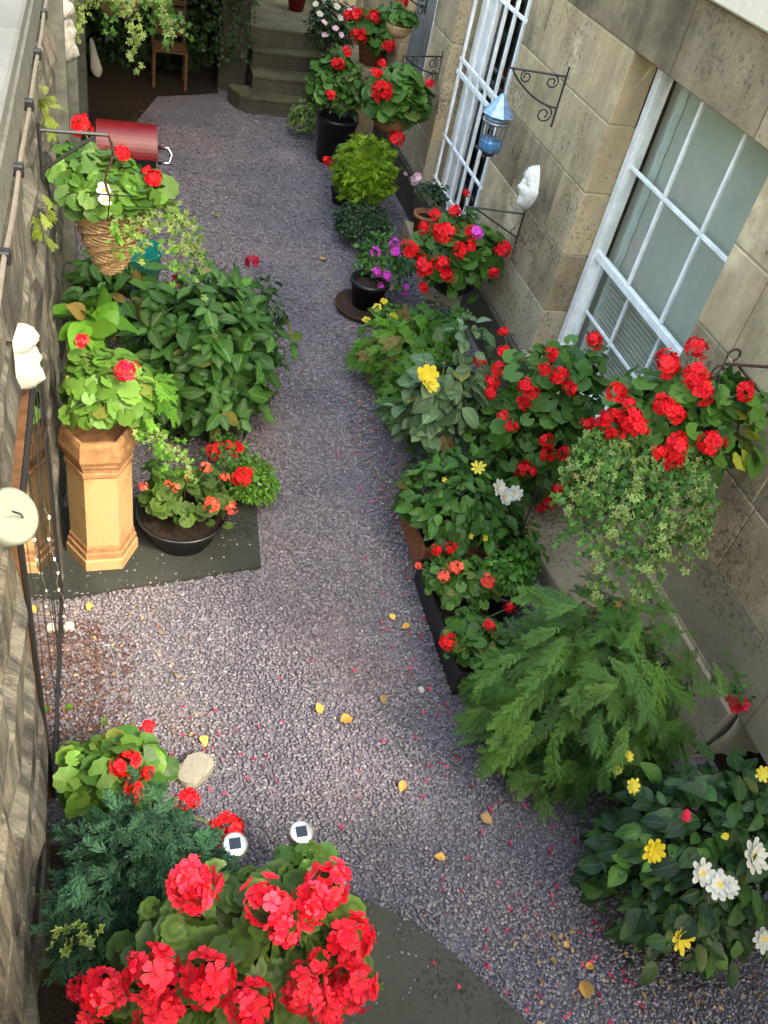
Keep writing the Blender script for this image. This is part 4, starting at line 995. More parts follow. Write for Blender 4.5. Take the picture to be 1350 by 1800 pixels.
t = thing('potted_geranium', 'red geranium in a terracotta pot on the pier beside the steps', 'geranium', (c[0], c[1] + .08, .93))
pot(t, (c[0], c[1] + .08, .932), .13, .17, .24, 'terra'); leaves(t, c, r, 170, .062, 'round', 'ger', lo=.5); core(t, c, r, 'ger', n=120, size=.055, kind='round')
heads(t, [(2.739, 10.979, 1.48, 0.9), (2.907, 10.841, 1.521), (2.766, 10.809, 1.307, 1.4), (3.105, 10.712, 1.268, 0.8), (2.691, 11.188, 1.407, 0.7)], .085, 'red', stem_from=(c[0], c[1], 1.15))
c, r = ((2.644, 11.821, 1.15), (0.303, 0.303, 0.396))
t = thing('flowering_shrub', 'dark shrub with tiny pink and white flowers beside the top of the steps', 'shrub', (2.62, 11.95, .4))
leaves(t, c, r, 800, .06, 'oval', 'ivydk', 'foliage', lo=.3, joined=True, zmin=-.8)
q = MB(); q.tube([(2.62, 11.95, .4), (2.63, 11.85, 1.2)], .02, 5); q.build('stem', M['twig'], t)
sf = [(2.395, 11.698, 1.352), (2.437, 11.599, 1.277), (2.626, 11.563, 1.393), (2.678, 11.522, 1.286), (2.635, 11.503, 1.171), (2.526, 11.532, 1.073), (2.803, 11.596, 1.358), (2.719, 11.514, 1.103, 0.8), (2.494, 11.543, 1.205, 0.8)]
flowers(t, sf[:4], .05, 'whitep', 5, .45, .2); flowers(t, sf[4:], .05, 'pink', 5, .45, .2)
q = MB(); q.lathe([(.10, 0), (.15, .26), (.16, .26), (.16, .30), (.145, .30), (.001, .27)], (2.521, 13.654, 0.8), 20); tag(q.build('flower_pot', M['redp'], None, True), 'red flower pot standing on the upper landing of the steps', 'pot')

# ------------------------------------------------------------------ hanging baskets and brackets on the house
def arm(name, label, base, tip, drop, style='scroll', mat='iron', up=0.08):
    """wall bracket: upright on the wall at base, arm to tip, brace and scrolls below"""
    b, p = Vector(base), Vector(tip); t = thing(name, label, 'bracket', base)
    q = MB(); q.tube([b + Vector((0, 0, up)), b + Vector((0, 0, -drop))], .009, 6); q.build('wall_bar', M[mat], t)
    q = MB(); q.tube([b, p], .008, 6); q.build('arm', M[mat], t)
    h = p - b; q = MB()
    if style == 'plain':
        q.tube([b + Vector((0, 0, -drop * .8)), b + h * .8 + Vector((0, 0, -.01))], .007, 6); q.tube([b + h * .12 + Vector((0, 0, -drop * .6 + .012 * k - .02)) + h * .03 * math.sin(k) for k in range(6)], .005, 5)
        q.build('brace', M[mat], t)
    else:
        q.tube([b + h * (1 - u) * .95 + Vector((0, 0, -drop * .62 * math.sin(u * math.pi * .5) ** .8)) for u in [k / 12 for k in range(13)]], .0075, 6); q.build('brace', M[mat], t)
        def spiral(o, r0, turns, sgn, a0):
            pts = []
            for k in range(int(14 * turns)):
                a = a0 + sgn * k / 14 * 2 * math.pi; rr = r0 * (1 - .72 * k / (14 * turns)); pts.append(o + h.normalized() * rr * math.cos(a) + Vector((0, 0, rr * math.sin(a))))
            q2 = MB(); q2.tube(pts, .006, 5); q2.build('scroll', M[mat], t)
        L = h.length
        spiral(b + h * .22 + Vector((0, 0, -L * .12)), L * .12, 1.5, 1, 1.2); spiral(b + h * .68 + Vector((0, 0, -L * .10)), L * .11, 1.5, -1, 2.0); spiral(b + h * .2 + Vector((0, 0, -drop * .78)), L * .15, 1.5, 1, 1.6)
    return t
def chains(t, top, c, rad, z):
    q = MB()
    for k in range(3):
        a = k * 2.094 + .5; q.tube([top, (c[0] + rad * math.cos(a), c[1] + rad * math.sin(a), z)], .0035, 4)
    q.build('chain', M['iron'], t)
def bowl(t, c, rad, d, mat, name='basket'):
    q = MB(); q.lathe([(.02, -d), (rad * .55, -d * .86), (rad * .88, -d * .5), (rad, -.02), (rad * 1.03, 0), (rad * .96, 0), (rad * .9, -.03), (.001, -.02)], c, 22); return q.build(name, M[mat], t, True)

c, r = ((2.78, 3.078, 1.65), (0.451, 0.338, 0.321))
tip = (2.8, 2.992, 2.062)
wb = (XW, tip[1] - .02, tip[2])
t = arm('wall_bracket', 'rusty wrought bracket over the red and yellow leaved basket at the right edge', wb, tip, .30, 'plain', 'rusty', .05)
q = MB(); q.tube([Vector(tip) + Vector((.02, 0, .02)) + Vector((.035 * math.cos(a), 0, .035 * math.sin(a) + .03)) for a in [k * .6 - 1.2 for k in range(9)]], .0065, 6); q.tube([Vector(tip) + Vector((-.02 - .035 * math.sin(a) * .9, 0, -.05 - .04 * math.cos(a))) for a in [k * .6 - .4 for k in range(9)]], .0065, 6); q.build('hook', M['rusty'], t)
t = thing('hanging_basket', 'large ivy trailing basket of scarlet geraniums with yellowing leaves at the right', 'hanging basket', (c[0], c[1], c[2] - .1))
bowl(t, (c[0], c[1], c[2] - .04), .27, .25, 'straw'); chains(t, (tip[0], tip[1], tip[2] - .06), c, .26, c[2] - .05)
core(t, c, r, 'ger', n=160, size=.045, kind='round')
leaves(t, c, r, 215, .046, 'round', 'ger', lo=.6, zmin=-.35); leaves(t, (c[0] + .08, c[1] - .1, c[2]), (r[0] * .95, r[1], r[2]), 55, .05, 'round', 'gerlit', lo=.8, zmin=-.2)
leaves(t, (c[0] + .08, c[1] - .12, c[2] - .02), (.30, .24, .24), 16, .045, 'round', 'yel', lo=.9, zmin=-.1)
heads(t, [(2.839, 3.27, 1.972, 1.25), (2.583, 3.112, 1.979, 1.1), (2.663, 2.987, 1.989, 1.1), (2.673, 2.905, 1.961, 1.1), (2.483, 2.896, 1.883, 1.1), (2.527, 2.851, 1.874, 1), (2.926, 2.917, 1.958, 1.05), (2.552, 2.757, 1.749, 1.1), (2.49, 2.771, 1.694, 0.8), (2.561, 2.738, 1.676, 1), (2.711, 2.732, 1.787, 1.1), (2.342, 3.076, 1.829, 0.9), (2.361, 2.983, 1.83, 0.8), (2.361, 2.921, 1.784, 1.2), (2.307, 2.96, 1.708, 1.25), (2.388, 2.874, 1.769, 0.9), (2.279, 3.093, 1.604, 0.8)], .055, 'red', stem_from=(c[0], c[1], c[2]))
for k in range(42):
    u = k / 41; a = 3.3 + 1.6 * u
    p0 = (c[0] - .10 + .34 * math.cos(a), c[1] - .02 + .26 * math.sin(a), c[2] - .02 + .05 * math.sin(k))
    strand(t, p0, (math.cos(a) * .5, math.sin(a) * .5 - .1, .1), .34 + .46 * math.sin(math.pi * min(1, .15 + (1 - u) * .8)) ** 2 * rnd.uniform(.5, 1.2), 44, .026, 'ivy' if k % 2 else 'mid', sway=.05, seed=k)
leaves(t, (c[0] - .12, c[1] - .10, c[2] - .34), (.24, .17, .34), 420, .027, 'ivy', 'dahl', 'ivy_mat', lo=.5, joined=True, zmin=-.8, lump=.3)

c, r = ((2.8, 4.266, 0.669), (0.472, 0.377, 0.71))
t = thing('potted_geranium', 'tall bushy scarlet geranium in a black pot under the large sash window', 'geranium', (2.8, 4.4, .13))
pot(t, (2.80, 4.38, .132), .17, .22, .34)
core(t, c, r, 'ger', n=330, size=.05, kind='round')
leaves(t, c, r, 290, .052, 'round', 'ger', lo=.65, zmin=-.45, lump=.2)
heads(t, [(2.401, 4.505, 1.271, 0.8), (2.293, 4.502, 1.054, 1.1), (2.437, 4.475, 1.131, 0.85), (2.404, 4.386, 1.056, 1.1), (2.364, 4.362, 0.972, 1.2), (2.337, 4.294, 0.929, 1.0), (2.599, 4.174, 1.328, 0.95), (2.903, 4.243, 1.397, 1.15), (2.551, 4.115, 1.248, 0.7), (2.628, 4.057, 1.247, 1.1), (2.705, 3.994, 1.191, 1.1), (2.457, 4.118, 1.13, 0.9), (2.483, 4.065, 1.099, 1.1), (2.455, 4.058, 1.033, 0.9), (2.419, 4.036, 0.867, 1.1), (2.374, 4.104, 0.897, 0.6), (2.62, 3.91, 0.848, 1), (2.652, 3.891, 0.759, 1), (2.757, 3.875, 0.767, 1.1), (2.547, 3.928, 0.597, 0.9), (2.604, 3.904, 0.597, 0.9), (2.834, 3.889, 0.45, 1.05), (3.002, 3.959, 0.309, 0.8), (2.854, 3.937, 0.262, 1.15), (2.819, 3.959, 0.199, 0.8), (2.924, 4.035, 0.04, 0.6)], .051, 'red', stem_from=(2.8, 4.38, .5))

c, r = ((2.8, 6.455, 0.801), (0.389, 0.389, 0.369))
t = arm('wall_bracket', 'plain black bracket below the white face mask', (XW, 6.28, 1.30), (2.72, 6.40, 1.27), .26, 'plain', up=.02)
t = thing('hanging_basket', 'black hanging basket of red geraniums under the plain black bracket', 'hanging basket', (c[0], c[1], c[2] - .1))
bowl(t, (c[0], c[1], c[2] - .10), .25, .24, 'black'); chains(t, (2.74, 6.40, 1.25), c, .24, c[2] - .1)
core(t, c, r, 'ger', n=160, size=.05, kind='round'); leaves(t, c, r, 230, .058, 'round', 'ger', lo=.6, zmin=-.3)
heads(t, [(2.551, 6.564, 1.105, 0.95), (2.684, 6.484, 1.183, 0.8), (2.564, 6.28, 1.085, 1.3), (2.519, 6.34, 1.076, 0.8), (2.451, 6.495, 1.02, 0.8), (2.384, 6.509, 0.819, 1.05), (2.66, 6.132, 1.019, 1.15), (2.75, 6.14, 1.061, 0.8), (2.44, 6.239, 0.811, 1.15), (2.537, 6.141, 0.89, 1), (2.585, 6.095, 0.822, 0.9), (2.489, 6.275, 0.594, 0.85), (3.07, 6.229, 1.019, 1.15), (2.99, 6.086, 0.863, 0.85), (2.758, 6.23, 1.135, 0.8), (2.817, 6.661, 1.27, 0.6)], .068, 'red', stem_from=(c[0], c[1], c[2]))
heads(t, [(2.799, 6.222, 1.142, 0.9)], .06, 'mag', K=7, fl=.6)

c, r = ((2.72, 8.822, 1.274), (0.329, 0.329, 0.357))
t = arm('wall_bracket', 'small dark scroll bracket by the white edged far window', (XW, 9.05, 1.66), (2.74, 8.88, 1.66), .26, 'scroll', up=.05)
t = thing('hanging_basket', 'terracotta hanging pot of round leaved geranium above the yellow green conifer', 'hanging basket', (c[0], c[1], c[2] - .2))
bowl(t, (c[0], c[1], c[2] - .12), .22, .22, 'terra', 'hanging_pot'); chains(t, (2.74, 8.88, 1.65), c, .2, c[2] - .12)
core(t, c, r, 'ger', n=150, size=.06, kind='round'); leaves(t, c, r, 190, .075, 'round', 'ger', lo=.65, zmin=-.5)
heads(t, [(2.457, 8.724, 1.522, 0.9), (2.499, 8.565, 1.411, 1.3), (2.743, 8.586, 0.978, 1.1), (2.514, 8.78, 1.594, 0.75), (3.018, 8.744, 1.481, 0.7)], .075, 'red', stem_from=(c[0], c[1], c[2]))
t = arm('wall_bracket', 'dark iron hoop bracket at the top edge above the pier geranium', (XW, 9.9, 2.02), (2.9, 9.75, 2.02), .2, 'scroll', up=.02)
t = thing('hanging_basket', 'small red geranium basket cut by the top edge of the view', 'hanging basket', (2.9, 9.75, 1.6))
bowl(t, (2.92, 9.8, 1.72), .14, .14, 'straw'); leaves(t, (2.92, 9.8, 1.8), (.2, .2, .12), 60, .06, 'round', 'ger', lo=.4)
heads(t, [(2.95, 10.001, 1.89), (2.95, 10.37, 1.864)], .07, 'red')
c, r = ((3.05, 7.935, 0.704), (0.183, 0.183, 0.133))
t = thing('cyclamen_pot', 'small dark leaved plant with pale pink flowers on the barred window ledge', 'potted plant', (3.02, 7.95, .2))
pot(t, (3.0, 7.95, .202), .09, .12, .30, 'terra'); leaves(t, c, (.18, .18, .16), 150, .05, 'broad', 'box', 'foliage', lo=.3, joined=True)
heads(t, [(2.98, 8.382, 0.683), (2.98, 8.48, 0.605), (2.98, 8.798, 0.548, 0.5)], .055, 'pink', K=6, fl=.6, stem_from=(3.0, 7.95, .5))
t = thing('ledge_geranium', 'small plant with crimson flowers on the broken plinth end at the right edge', 'plant', (3.15, 2.064, 0.642))
lg = (3.15, 2.059, 0.7)
leaves(t, lg, (.12, .10, .09), 40, .035, 'oval', 'mid', lo=.3, zmin=-.9)
heads(t, [(3.12, 2.047, 0.526), (3.12, 2.024, 0.586), (3.12, 2.102, 0.526, 0.6)], .045, 'crim', K=9, fl=.6)
# scroll bracket with the blue lantern feeder
t = arm('wall_bracket', 'black wrought scroll bracket holding the blue bird feeder', (XW, 6.28, 2.36), (2.80, 6.42, 2.33), .36, 'scroll', up=.07)
fx, fy, ft = 2.78, 6.36, 2.17
fe = thing('bird_feeder', 'blue and silver lantern bird feeder hanging from the scroll bracket', 'bird feeder', (fx, fy, 1.66))
q = MB(); q.tube([(2.80, 6.42, 2.325), (2.79, 6.40, 2.25), (fx, fy, ft)], .004, 5); q.build('hanger', M['cable'], fe)
q = MB(); q.lathe([(.001, ft), (.02, ft - .01), (.045, ft - .05), (.10, ft - .12), (.125, ft - .15), (.118, ft - .152), (.001, ft - .12)], (fx, fy, 0), 8); q.build('roof', M['paleblue'], fe)
q = MB(); q.lathe([(.10, ft - .165), (.108, ft - .16), (.108, ft - .148), (.09, ft - .148)], (fx, fy, 0), 24); q.lathe([(.102, ft - .215), (.108, ft - .21), (.108, ft - .195), (.095, ft - .195)], (fx, fy, 0), 24); q.build('ring', M['greymetal'], fe, True)
q = MB()
for k in range(14): a = k * math.pi / 7; q.tube([(fx + .098 * math.cos(a), fy + .098 * math.sin(a), ft - .20), (fx + .085 * math.cos(a), fy + .085 * math.sin(a), ft - .42)], .004, 4)
q.build('cage', M['greymetal'], fe)
q = MB(); q.lathe([(.088, ft - .335), (.09, ft - .35), (.084, ft - .42), (.001, ft - .425)], (fx, fy, 0), 20); q.lathe([(.001, ft - .33), (.088, ft - .335)], (fx, fy, 0), 20); q.build('seed_cup', M['blue'], fe, True)
q = MB(); q.lathe([(.001, ft - .46), (.04, ft - .46), (.06, ft - .43), (.05, ft - .425), (.001, ft - .425)], (fx, fy, 0), 18); q.build('foot', M['black'], fe, True)
q = MB(); q.lathe([(.075, ft - .33), (.086, ft - .21)], (fx, fy, 0), 18); q.build('glass_tube', M['glass'], fe, True)
q = MB(); q.lathe([(.001, ft - .17), (.07, ft - .175), (.075, ft - .2), (.001, ft - .205)], (fx, fy, 0), 18); q.build('cap', M['paleblue'], fe, True)
# fairy light flex across the lower wall
q = MB(); q.tube([(3.02, 8.95, .98), (3.10, 8.5, .62), (3.12, 8.2, .45), (3.14, 7.9, .36)], .004, 4); tag(q.build('garden_string', M['cable']), 'pale cord hanging from the terracotta hanging pot to the window ledge', 'cord')

# ================================================================== planting, left side
tag(sheet('slate_slab', [(-0.328, 3.488), (0.829, 3.67), (0.87, 4.243), (0.879, 4.474), (-0.373, 4.226)], .03, 'slate', kind=None, th=.05), 'dark slate slab lying on the gravel under the chimney pot and black tub', 'slab')
cx_, cy_ = -.112, 3.86
cp = thing('chimney_pot_planter', 'buff six sided chimney pot planted with a bright green red flowered geranium', 'planter', (cx_, cy_, .03))
A0 = -math.pi / 2 + R(33)
def hexpart(name, prof, mat): q = MB(); q.lathe(prof, (cx_, cy_, .032), 6, 0, A0); return q.build(name, M[mat], cp)
hexpart('foot', [(.206, 0), (.206, .075), (.20, .085)], 'clay'); hexpart('foot_band', [(.20, .086), (.197, .125), (.188, .135), (.186, .165), (.180, .18)], 'clayband')
hexpart('shaft', [(.178, .181), (.174, .70)], 'clay'); hexpart('collar', [(.176, .70), (.185, .712), (.185, .735), (.177, .74), (.180, .765), (.190, .785), (.190, .80)], 'clayband')
hexpart('rim', [(.192, .801), (.205, .83), (.206, .85), (.196, .925), (.186, .95), (.168, .95), (.16, .88), (.001, .88)], 'clayband')
c, r = ((-0.063, 3.83, 1.272), (0.304, 0.273, 0.234))
core(cp, (c[0], c[1], c[2] - .05), (r[0] * .8, r[1] * .8, r[2] * .8), 'gerlit', n=70, size=.045, kind='round')
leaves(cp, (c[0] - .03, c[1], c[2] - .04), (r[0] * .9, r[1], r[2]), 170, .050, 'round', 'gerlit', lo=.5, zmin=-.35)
leaves(cp, (c[0] + .17, c[1] + .02, c[2] - .06), (.17, .18, .20), 70, .10, 'feather', 'bright', 'feathery_leaf', lo=.3, zmin=-.5)
for k in range(9): strand(cp, (c[0] + .16 + .02 * (k % 4), c[1] - .16 + .05 * (k % 3), c[2] - .22), (.5, -.3 + .1 * (k % 3), .1), .25 + .04 * (k % 4), 14, .022, 'ivy' if k % 2 else 'bright', seed=k + 50)
heads(cp, [(-0.165, 3.841, 1.517, 0.95), (0.037, 3.666, 1.473, 1.15)], .05, 'crim', stem_from=(cx_, cy_, 1.0))

c, r = ((0.384, 3.918, 0.4), (0.274, 0.274, 0.225))
t = thing('potted_geranium', 'coral geranium in a wide black tub on the slate slab', 'geranium', (.38, 3.95, .03))
q = MB(); q.lathe([(.19, 0), (.255, .17), (.275, .19), (.285, .215), (.265, .215), (.25, .17), (.001, .165)], (.36, 3.96, .032), 32); q.build('tub', M['black'], t, True)
q = MB(); q.lathe([(.248, .172), (.001, .185)], (.36, 3.96, .032), 24); q.build('soil', M['soil'], t)
leaves(t, (c[0], c[1], .37), (r[0] * 1.02, r[1] * 1.0, .21), 165, .038, 'round', 'zonal', lo=.4, zmin=-.2)
leaves(t, (c[0] - .16, c[1] + .06, .50), (.09, .1, .24), 26, .045, 'round', 'ger', lo=.4, zmin=-.8)
heads(t, [(0.481, 3.915, 0.63, 0.9), (0.258, 3.81, 0.601, 0.6), (0.304, 3.774, 0.602, 0.7), (0.125, 3.884, 0.515, 0.6), (0.5, 3.697, 0.531, 1.15), (0.626, 3.758, 0.447, 0.8), (0.592, 3.898, 0.572, 0.75), (0.371, 3.844, 0.635, 0.6)], .045, 'coral', K=12, stem_from=(.36, 3.95, .25))
c, r = ((0.832, 4.299, 0.24), (0.182, 0.182, 0.182))
t = thing('moss_mound', 'low mound of tiny bright green leaves with red flowers at the slab edge', 'plant', (.84, 4.3, 0))
leaves(t, (c[0], c[1], .16), (r[0], r[1] * 1.1, .17), 1900, .026, 'small', 'bright', 'foliage', lo=.5, joined=True, zmin=-.2)
leaves(t, (c[0] - .16, c[1] + .12, .3), (.16, .16, .16), 300, .035, 'small', 'mid', 'foliage', lo=.4, joined=True)
heads(t, [(0.743, 4.138, 0.36, 1.25), (0.729, 4.409, 0.36, 1), (0.622, 4.456, 0.36, 0.8), (0.678, 4.407, 0.4, 0.7), (0.579, 4.38, 0.36, 0.8)], .05, 'red', stem_from=(.75, 4.35, .1))

c, r = ((0.571, 5.242, 0.42), (0.527, 0.527, 0.711))
c2, r2 = ((-0.01, 6.089, 0.5), (0.419, 0.324, 0.123))
t = thing('hydrangea', 'large spreading dark green hydrangea without flowers beside the left wall', 'hydrangea', (.45, 5.35, 0))
core(t, c, r, 'hyd', n=620, size=.14, kind='broad')
rosettes(t, c, r, 44, 6, .155, 'slim', 'hyd', lo=.82, zmin=-.25)
leaves(t, (c2[0], c2[1] - .3, .6), (r2[0], r2[1] + .2, .35), 190, .14, 'slim', 'hyd', 'foliage', up=.8, lo=.4, zmin=-.2, joined=True)
leaves(t, c, (r[0] * 1.02, r[1] * 1.02, r[2] * 1.02), 420, .12, 'slim', 'hyd', 'foliage', up=.7, out=.9, lo=.8, zmin=-.3, droop=-.1, joined=True)
q = MB()
for k in range(14): q.tube([(.45 + .06 * math.cos(k), 5.35 + .06 * math.sin(k), 0), (.5 + .35 * math.cos(k * .9), 5.35 + .35 * math.sin(k * .9), .75)], .010, 5, 0, .006)
q.build('stem', M['twig'], t)
t = thing('pale_leaf_shrub', 'young shrub with large pale sunlit leaves between the wall and hydrangea', 'shrub', (-.12, 4.75, 0))
leaves(t, (-0.183, 4.718, 1.05), (.20, .15, .16), 22, .19, 'broad', 'bright', up=.7, out=.8, lo=.5, zmin=-.1, droop=-.3)
q = MB(); q.tube([(-.12, 4.75, 0), (-.13, 4.65, 1.0)], .012, 5); q.build('stem', M['twig'], t)
t = thing('rose_bush', 'small dark red rose at the far edge of the hydrangea', 'rose bush', (.95, 5.9, 0))
leaves(t, (1.072, 6.025, 0.45), (.24, .3, .32), 170, .075, 'oval', 'rose', lo=.3, zmin=-.6); q = MB(); q.tube([(.95, 5.9, 0), (.98, 5.95, .7)], .01, 5); q.build('stem', M['stem'], t)
heads(t, [(1.059, 6.486, 0.62, 1.1), (0.45, 5.996, 0.7, 1)], .055, 'maroon', K=9, fl=.6, stem_from=(.9, 5.9, .3))
t = thing('potted_geranium', 'shaded red geranium low beside the left wall above the pale leaves', 'geranium', (-.02, 6.3, 0))
gg = (-0.124, 6.425, 0.45)
pot(t, (gg[0], gg[1], 0), .13, .17, .3, 'terra'); leaves(t, gg, (.28, .26, .18), 100, .055, 'round', 'ger', lo=.4); heads(t, [(-0.159, 6.104, 0.62)], .055, 'red')
q = MB(); tp = (0.169, 7.021, 0.3)
q.lathe([(.13, 0), (.20, .2), (.21, .36), (.22, .40), (.20, .40), (.19, .35), (.001, .34)], (tp[0], tp[1], 0), 24); tag(q.build('glazed_pot', M['teal'], None, True), 'empty teal glazed pot half hidden behind the hydrangea', 'pot')

# wicker hanging basket
c, r = ((-0.031, 4.72, 1.937), (0.319, 0.319, 0.149))
t = arm('wall_bracket', 'grey iron bracket arm on the left wall holding the wicker basket', (-0.3, 3.953, 2.482), (-.02, (-0.3, 3.953, 2.482)[1] + .02, (-0.3, 3.953, 2.482)[2]), .22, 'plain', 'iron', .03)
q = MB(); q.tube([(-.02 + .018 * math.sin(k * .8), (-0.3, 3.953, 2.482)[1] + .02, (-0.3, 3.953, 2.482)[2] - .035 * k) for k in range(9)], .006, 5); q.build('twisted_hook', M['rusty'], t)
t = thing('hanging_basket', 'cone shaped wicker basket of geranium and variegated ivy hanging on the left', 'hanging basket', (c[0], c[1], c[2] - .4))
q = MB()
wz = c[2] - .10; cone = [(.185, 0), (.18, -.05), (.165, -.12), (.135, -.22), (.10, -.31), (.06, -.39), (.02, -.43)]
q.lathe(cone[::-1] + [(.16, -.01), (.001, -.03)], (c[0], c[1], wz), 20); q.build('liner', M['straw'], t, True)
wk = MB()
for k in range(24):
    z = -.02 - k * .0165; rr = np.interp(z, [p[1] for p in cone[::-1]], [p[0] for p in cone[::-1]]) + .004
    wk.tube([(c[0] + (rr + .007 * math.sin(j * 1.57 + k * 1.57)) * math.cos(j * .2618), c[1] + (rr + .007 * math.sin(j * 1.57 + k * 1.57)) * math.sin(j * .2618), wz + z + .008 * math.sin(j * .8 + k)) for j in range(25)], .009, 4)
wk.build('wicker_strand', M['straw'], t); chains(t, (-.02, (-0.3, 3.953, 2.482)[1] + .02, (-0.3, 3.953, 2.482)[2] - .27), c, .22, wz)
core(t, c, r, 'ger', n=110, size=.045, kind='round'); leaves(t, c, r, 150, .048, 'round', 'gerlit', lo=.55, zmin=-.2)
leaves(t, (c[0] - .1, c[1] + .05, c[2] + .02), (r[0] * .8, r[1], r[2]), 70, .045, 'round', 'ger', lo=.6, zmin=-.2)
for k in range(18): a = -1.5 + 1.9 * k / 17; strand(t, (c[0] + .20 * math.cos(a), c[1] + .20 * math.sin(a), c[2] - .03), (math.cos(a), math.sin(a), .15), .20 + (.34 if 5 < k < 14 else .08) * rnd.uniform(.6, 1.2), 24, .025, 'ivy' if k % 3 else 'bright', seed=k + 90)
heads(t, [(-0.157, 4.85, 2.183), (0.044, 4.7, 2.121), (0.198, 4.6, 2.043, 1.1)], .052, 'red', stem_from=(c[0], c[1], c[2]), K=20)
flowers(t, [(-0.049, 4.434, 2.027, 1.2), (-0.05, 4.397, 1.993, 0.9)], .035, 'whitep', 5, .45, .2)
c, r = ((0.062, 9.649, 1.45), (0.309, 0.309, 0.482))
t = thing('hanging_basket', 'variegated ivy basket hanging in the shade at the top left', 'hanging basket', c)
bowl(t, (c[0], c[1], c[2] + .2), .22, .2, 'straw'); q = MB(); q.tube([(-.30, c[1] + .3, 2.25), (c[0], c[1], 2.28), (c[0], c[1], c[2] + .2)], .006, 5); q.build('hook_arm', M['iron'], t)
for k in range(26): a = k * 2.4; strand(t, (c[0] + .2 * math.cos(a), c[1] + .2 * math.sin(a), c[2] + .25), (math.cos(a), math.sin(a), .3), .5 + .35 * ((k * 7) % 5) / 4, 26, .040, 'ivy' if k % 3 else 'mid', seed=k + 150)

# near corner
c, r = ((-0.06, 2.085, 0.42), (0.284, 0.181, 0.205))
t = thing('potted_geranium', 'bright green scarlet geranium by the left wall beside the flat stone', 'geranium', (c[0], c[1], 0))
pot(t, (c[0] + .02, c[1], 0), .14, .18, .30); core(t, c, (r[0] * .8, r[1] * .8, r[2] * .8), 'gerlit', n=90, size=.04, kind='round')
leaves(t, c, r, 130, .052, 'round', 'ger', lo=.55, zmin=-.35); leaves(t, (c[0] - .05, c[1], c[2] + .02), r, 40, .05, 'round', 'gerlit', lo=.8, zmin=-.1)
heads(t, [(-0.003, 2.014, 0.622, 1.25), (0.084, 1.991, 0.584, 0.6), (0.025, 1.931, 0.543, 0.8), (0.256, 1.972, 0.353, 1.1), (0.423, 1.834, 0.289, 1.3), (0.387, 1.86, 0.299, 0.9), (0.09, 2.296, 0.45, 0.9)], .052, 'red', stem_from=(c[0], c[1], .3))
c, r = ((0.049, 1.509, 0.62), (0.29, 0.232, 0.456))
t = thing('blue_conifer', 'blue green dwarf conifer in the shaded near left corner', 'shrub', (.03, 1.5, 0))
core(t, c, (r[0] * .8, r[1] * .8, r[2] * .85), 'bluecon', n=260, size=.11, kind='bluef')
leaves(t, c, r, 500, .085, 'bluef', 'bluecon', 'soft_growth', up=.4, out=.6, jit=.8, lo=.75, zmin=-.4, lump=.5, joined=True)
leaves(t, c, r, 290, .095, 'bluef', 'bluecon', 'spray', up=.4, out=.6, jit=.8, droop=-.1, lo=.6, zmin=-.45, lump=.45)
q = MB(); q.tube([(.03, 1.5, 0), (.03, 1.5, .9)], .025, 6, 0, .01); q.build('trunk', M['bark'], t)
c, r = ((-0.217, 1.403, 0.55), (0.176, 0.176, 0.296))
t = thing('blue_conifer', 'small blue green conifer against the left wall beside the larger one', 'shrub', (-.24, 1.44, 0))
leaves(t, c, r, 200, .09, 'bluef', 'bluecon', 'spray', up=.5, out=.9, jit=.5, droop=-.1, lo=.4, zmin=-.7, lump=.3); q = MB(); q.tube([(-.24, 1.44, 0), (-.25, 1.44, .7)], .015, 6, 0, .008); q.build('trunk', M['bark'], t)
c, r = ((0.315, 1.068, 0.85), (0.456, 0.268, 0.499))
t = thing('potted_geranium', 'large crimson geranium with dark ringed leaves at the bottom edge', 'geranium', (.28, 1.12, 0))
pot(t, (.28, 1.12, .03), .24, .31, .46)
core(t, c, (r[0] * .9, r[1] * .9, r[2] * .8), 'zonal', n=420, size=.045, kind='round')
leaves(t, (c[0] + .04, c[1], c[2]), r, 295, .043, 'round', 'zonal', lo=.74, zmin=-.2)
heads(t, [(0.185, 1.166, 1.348, 1.15), (0.191, 1.096, 1.379, 0.9), (0.382, 1.048, 1.393, 1.2), (0.428, 1.042, 1.383, 0.8), (0.43, 0.975, 1.356, 0.9), (0.609, 1.13, 1.279, 1.15), (0.54, 1.043, 1.338, 1.1), (0.663, 0.967, 1.199, 1.25), (0.057, 0.949, 1.265, 1.2), (0.212, 0.902, 1.289, 1.25), (-0.087, 0.963, 1.113, 1.3), (0.01, 0.987, 1.259, 0.5), (0.489, 0.857, 1.183, 1.0), (0.331, 0.839, 1.195, 1.05), (0.598, 0.842, 1.02, 1.0), (0.686, 0.893, 1.025, 1.15), (0.082, 0.865, 1.155, 1.2), (-0.152, 1.021, 1.029, 0.7), (0.542, 0.911, 1.243, 0.6)], .060, 'crim', K=22, fl=.42, stem_from=(c[0], c[1], c[2] - .1), tm='flower')
for k in range(2): strand(t, (c[0] - .42, c[1] + .12, c[2] + .12), (-.6, .2, .2 * k), .2, 9, .024, seed=k + 210)
c, r = ((0.695, 1.504, 0.55), (0.139, 0.075, 0.103))
t = thing('potted_geranium', 'small dark geranium between the two solar lights and the crimson one', 'geranium', (c[0], c[1], 0))
pot(t, (c[0], c[1], .03), .10, .13, .40); leaves(t, c, (.16, .12, .12), 60, .038, 'round', 'ger', lo=.4)
flowers(t, [(0.688, 1.206, 0.75)], .02, 'mag', 5, .45, .2)
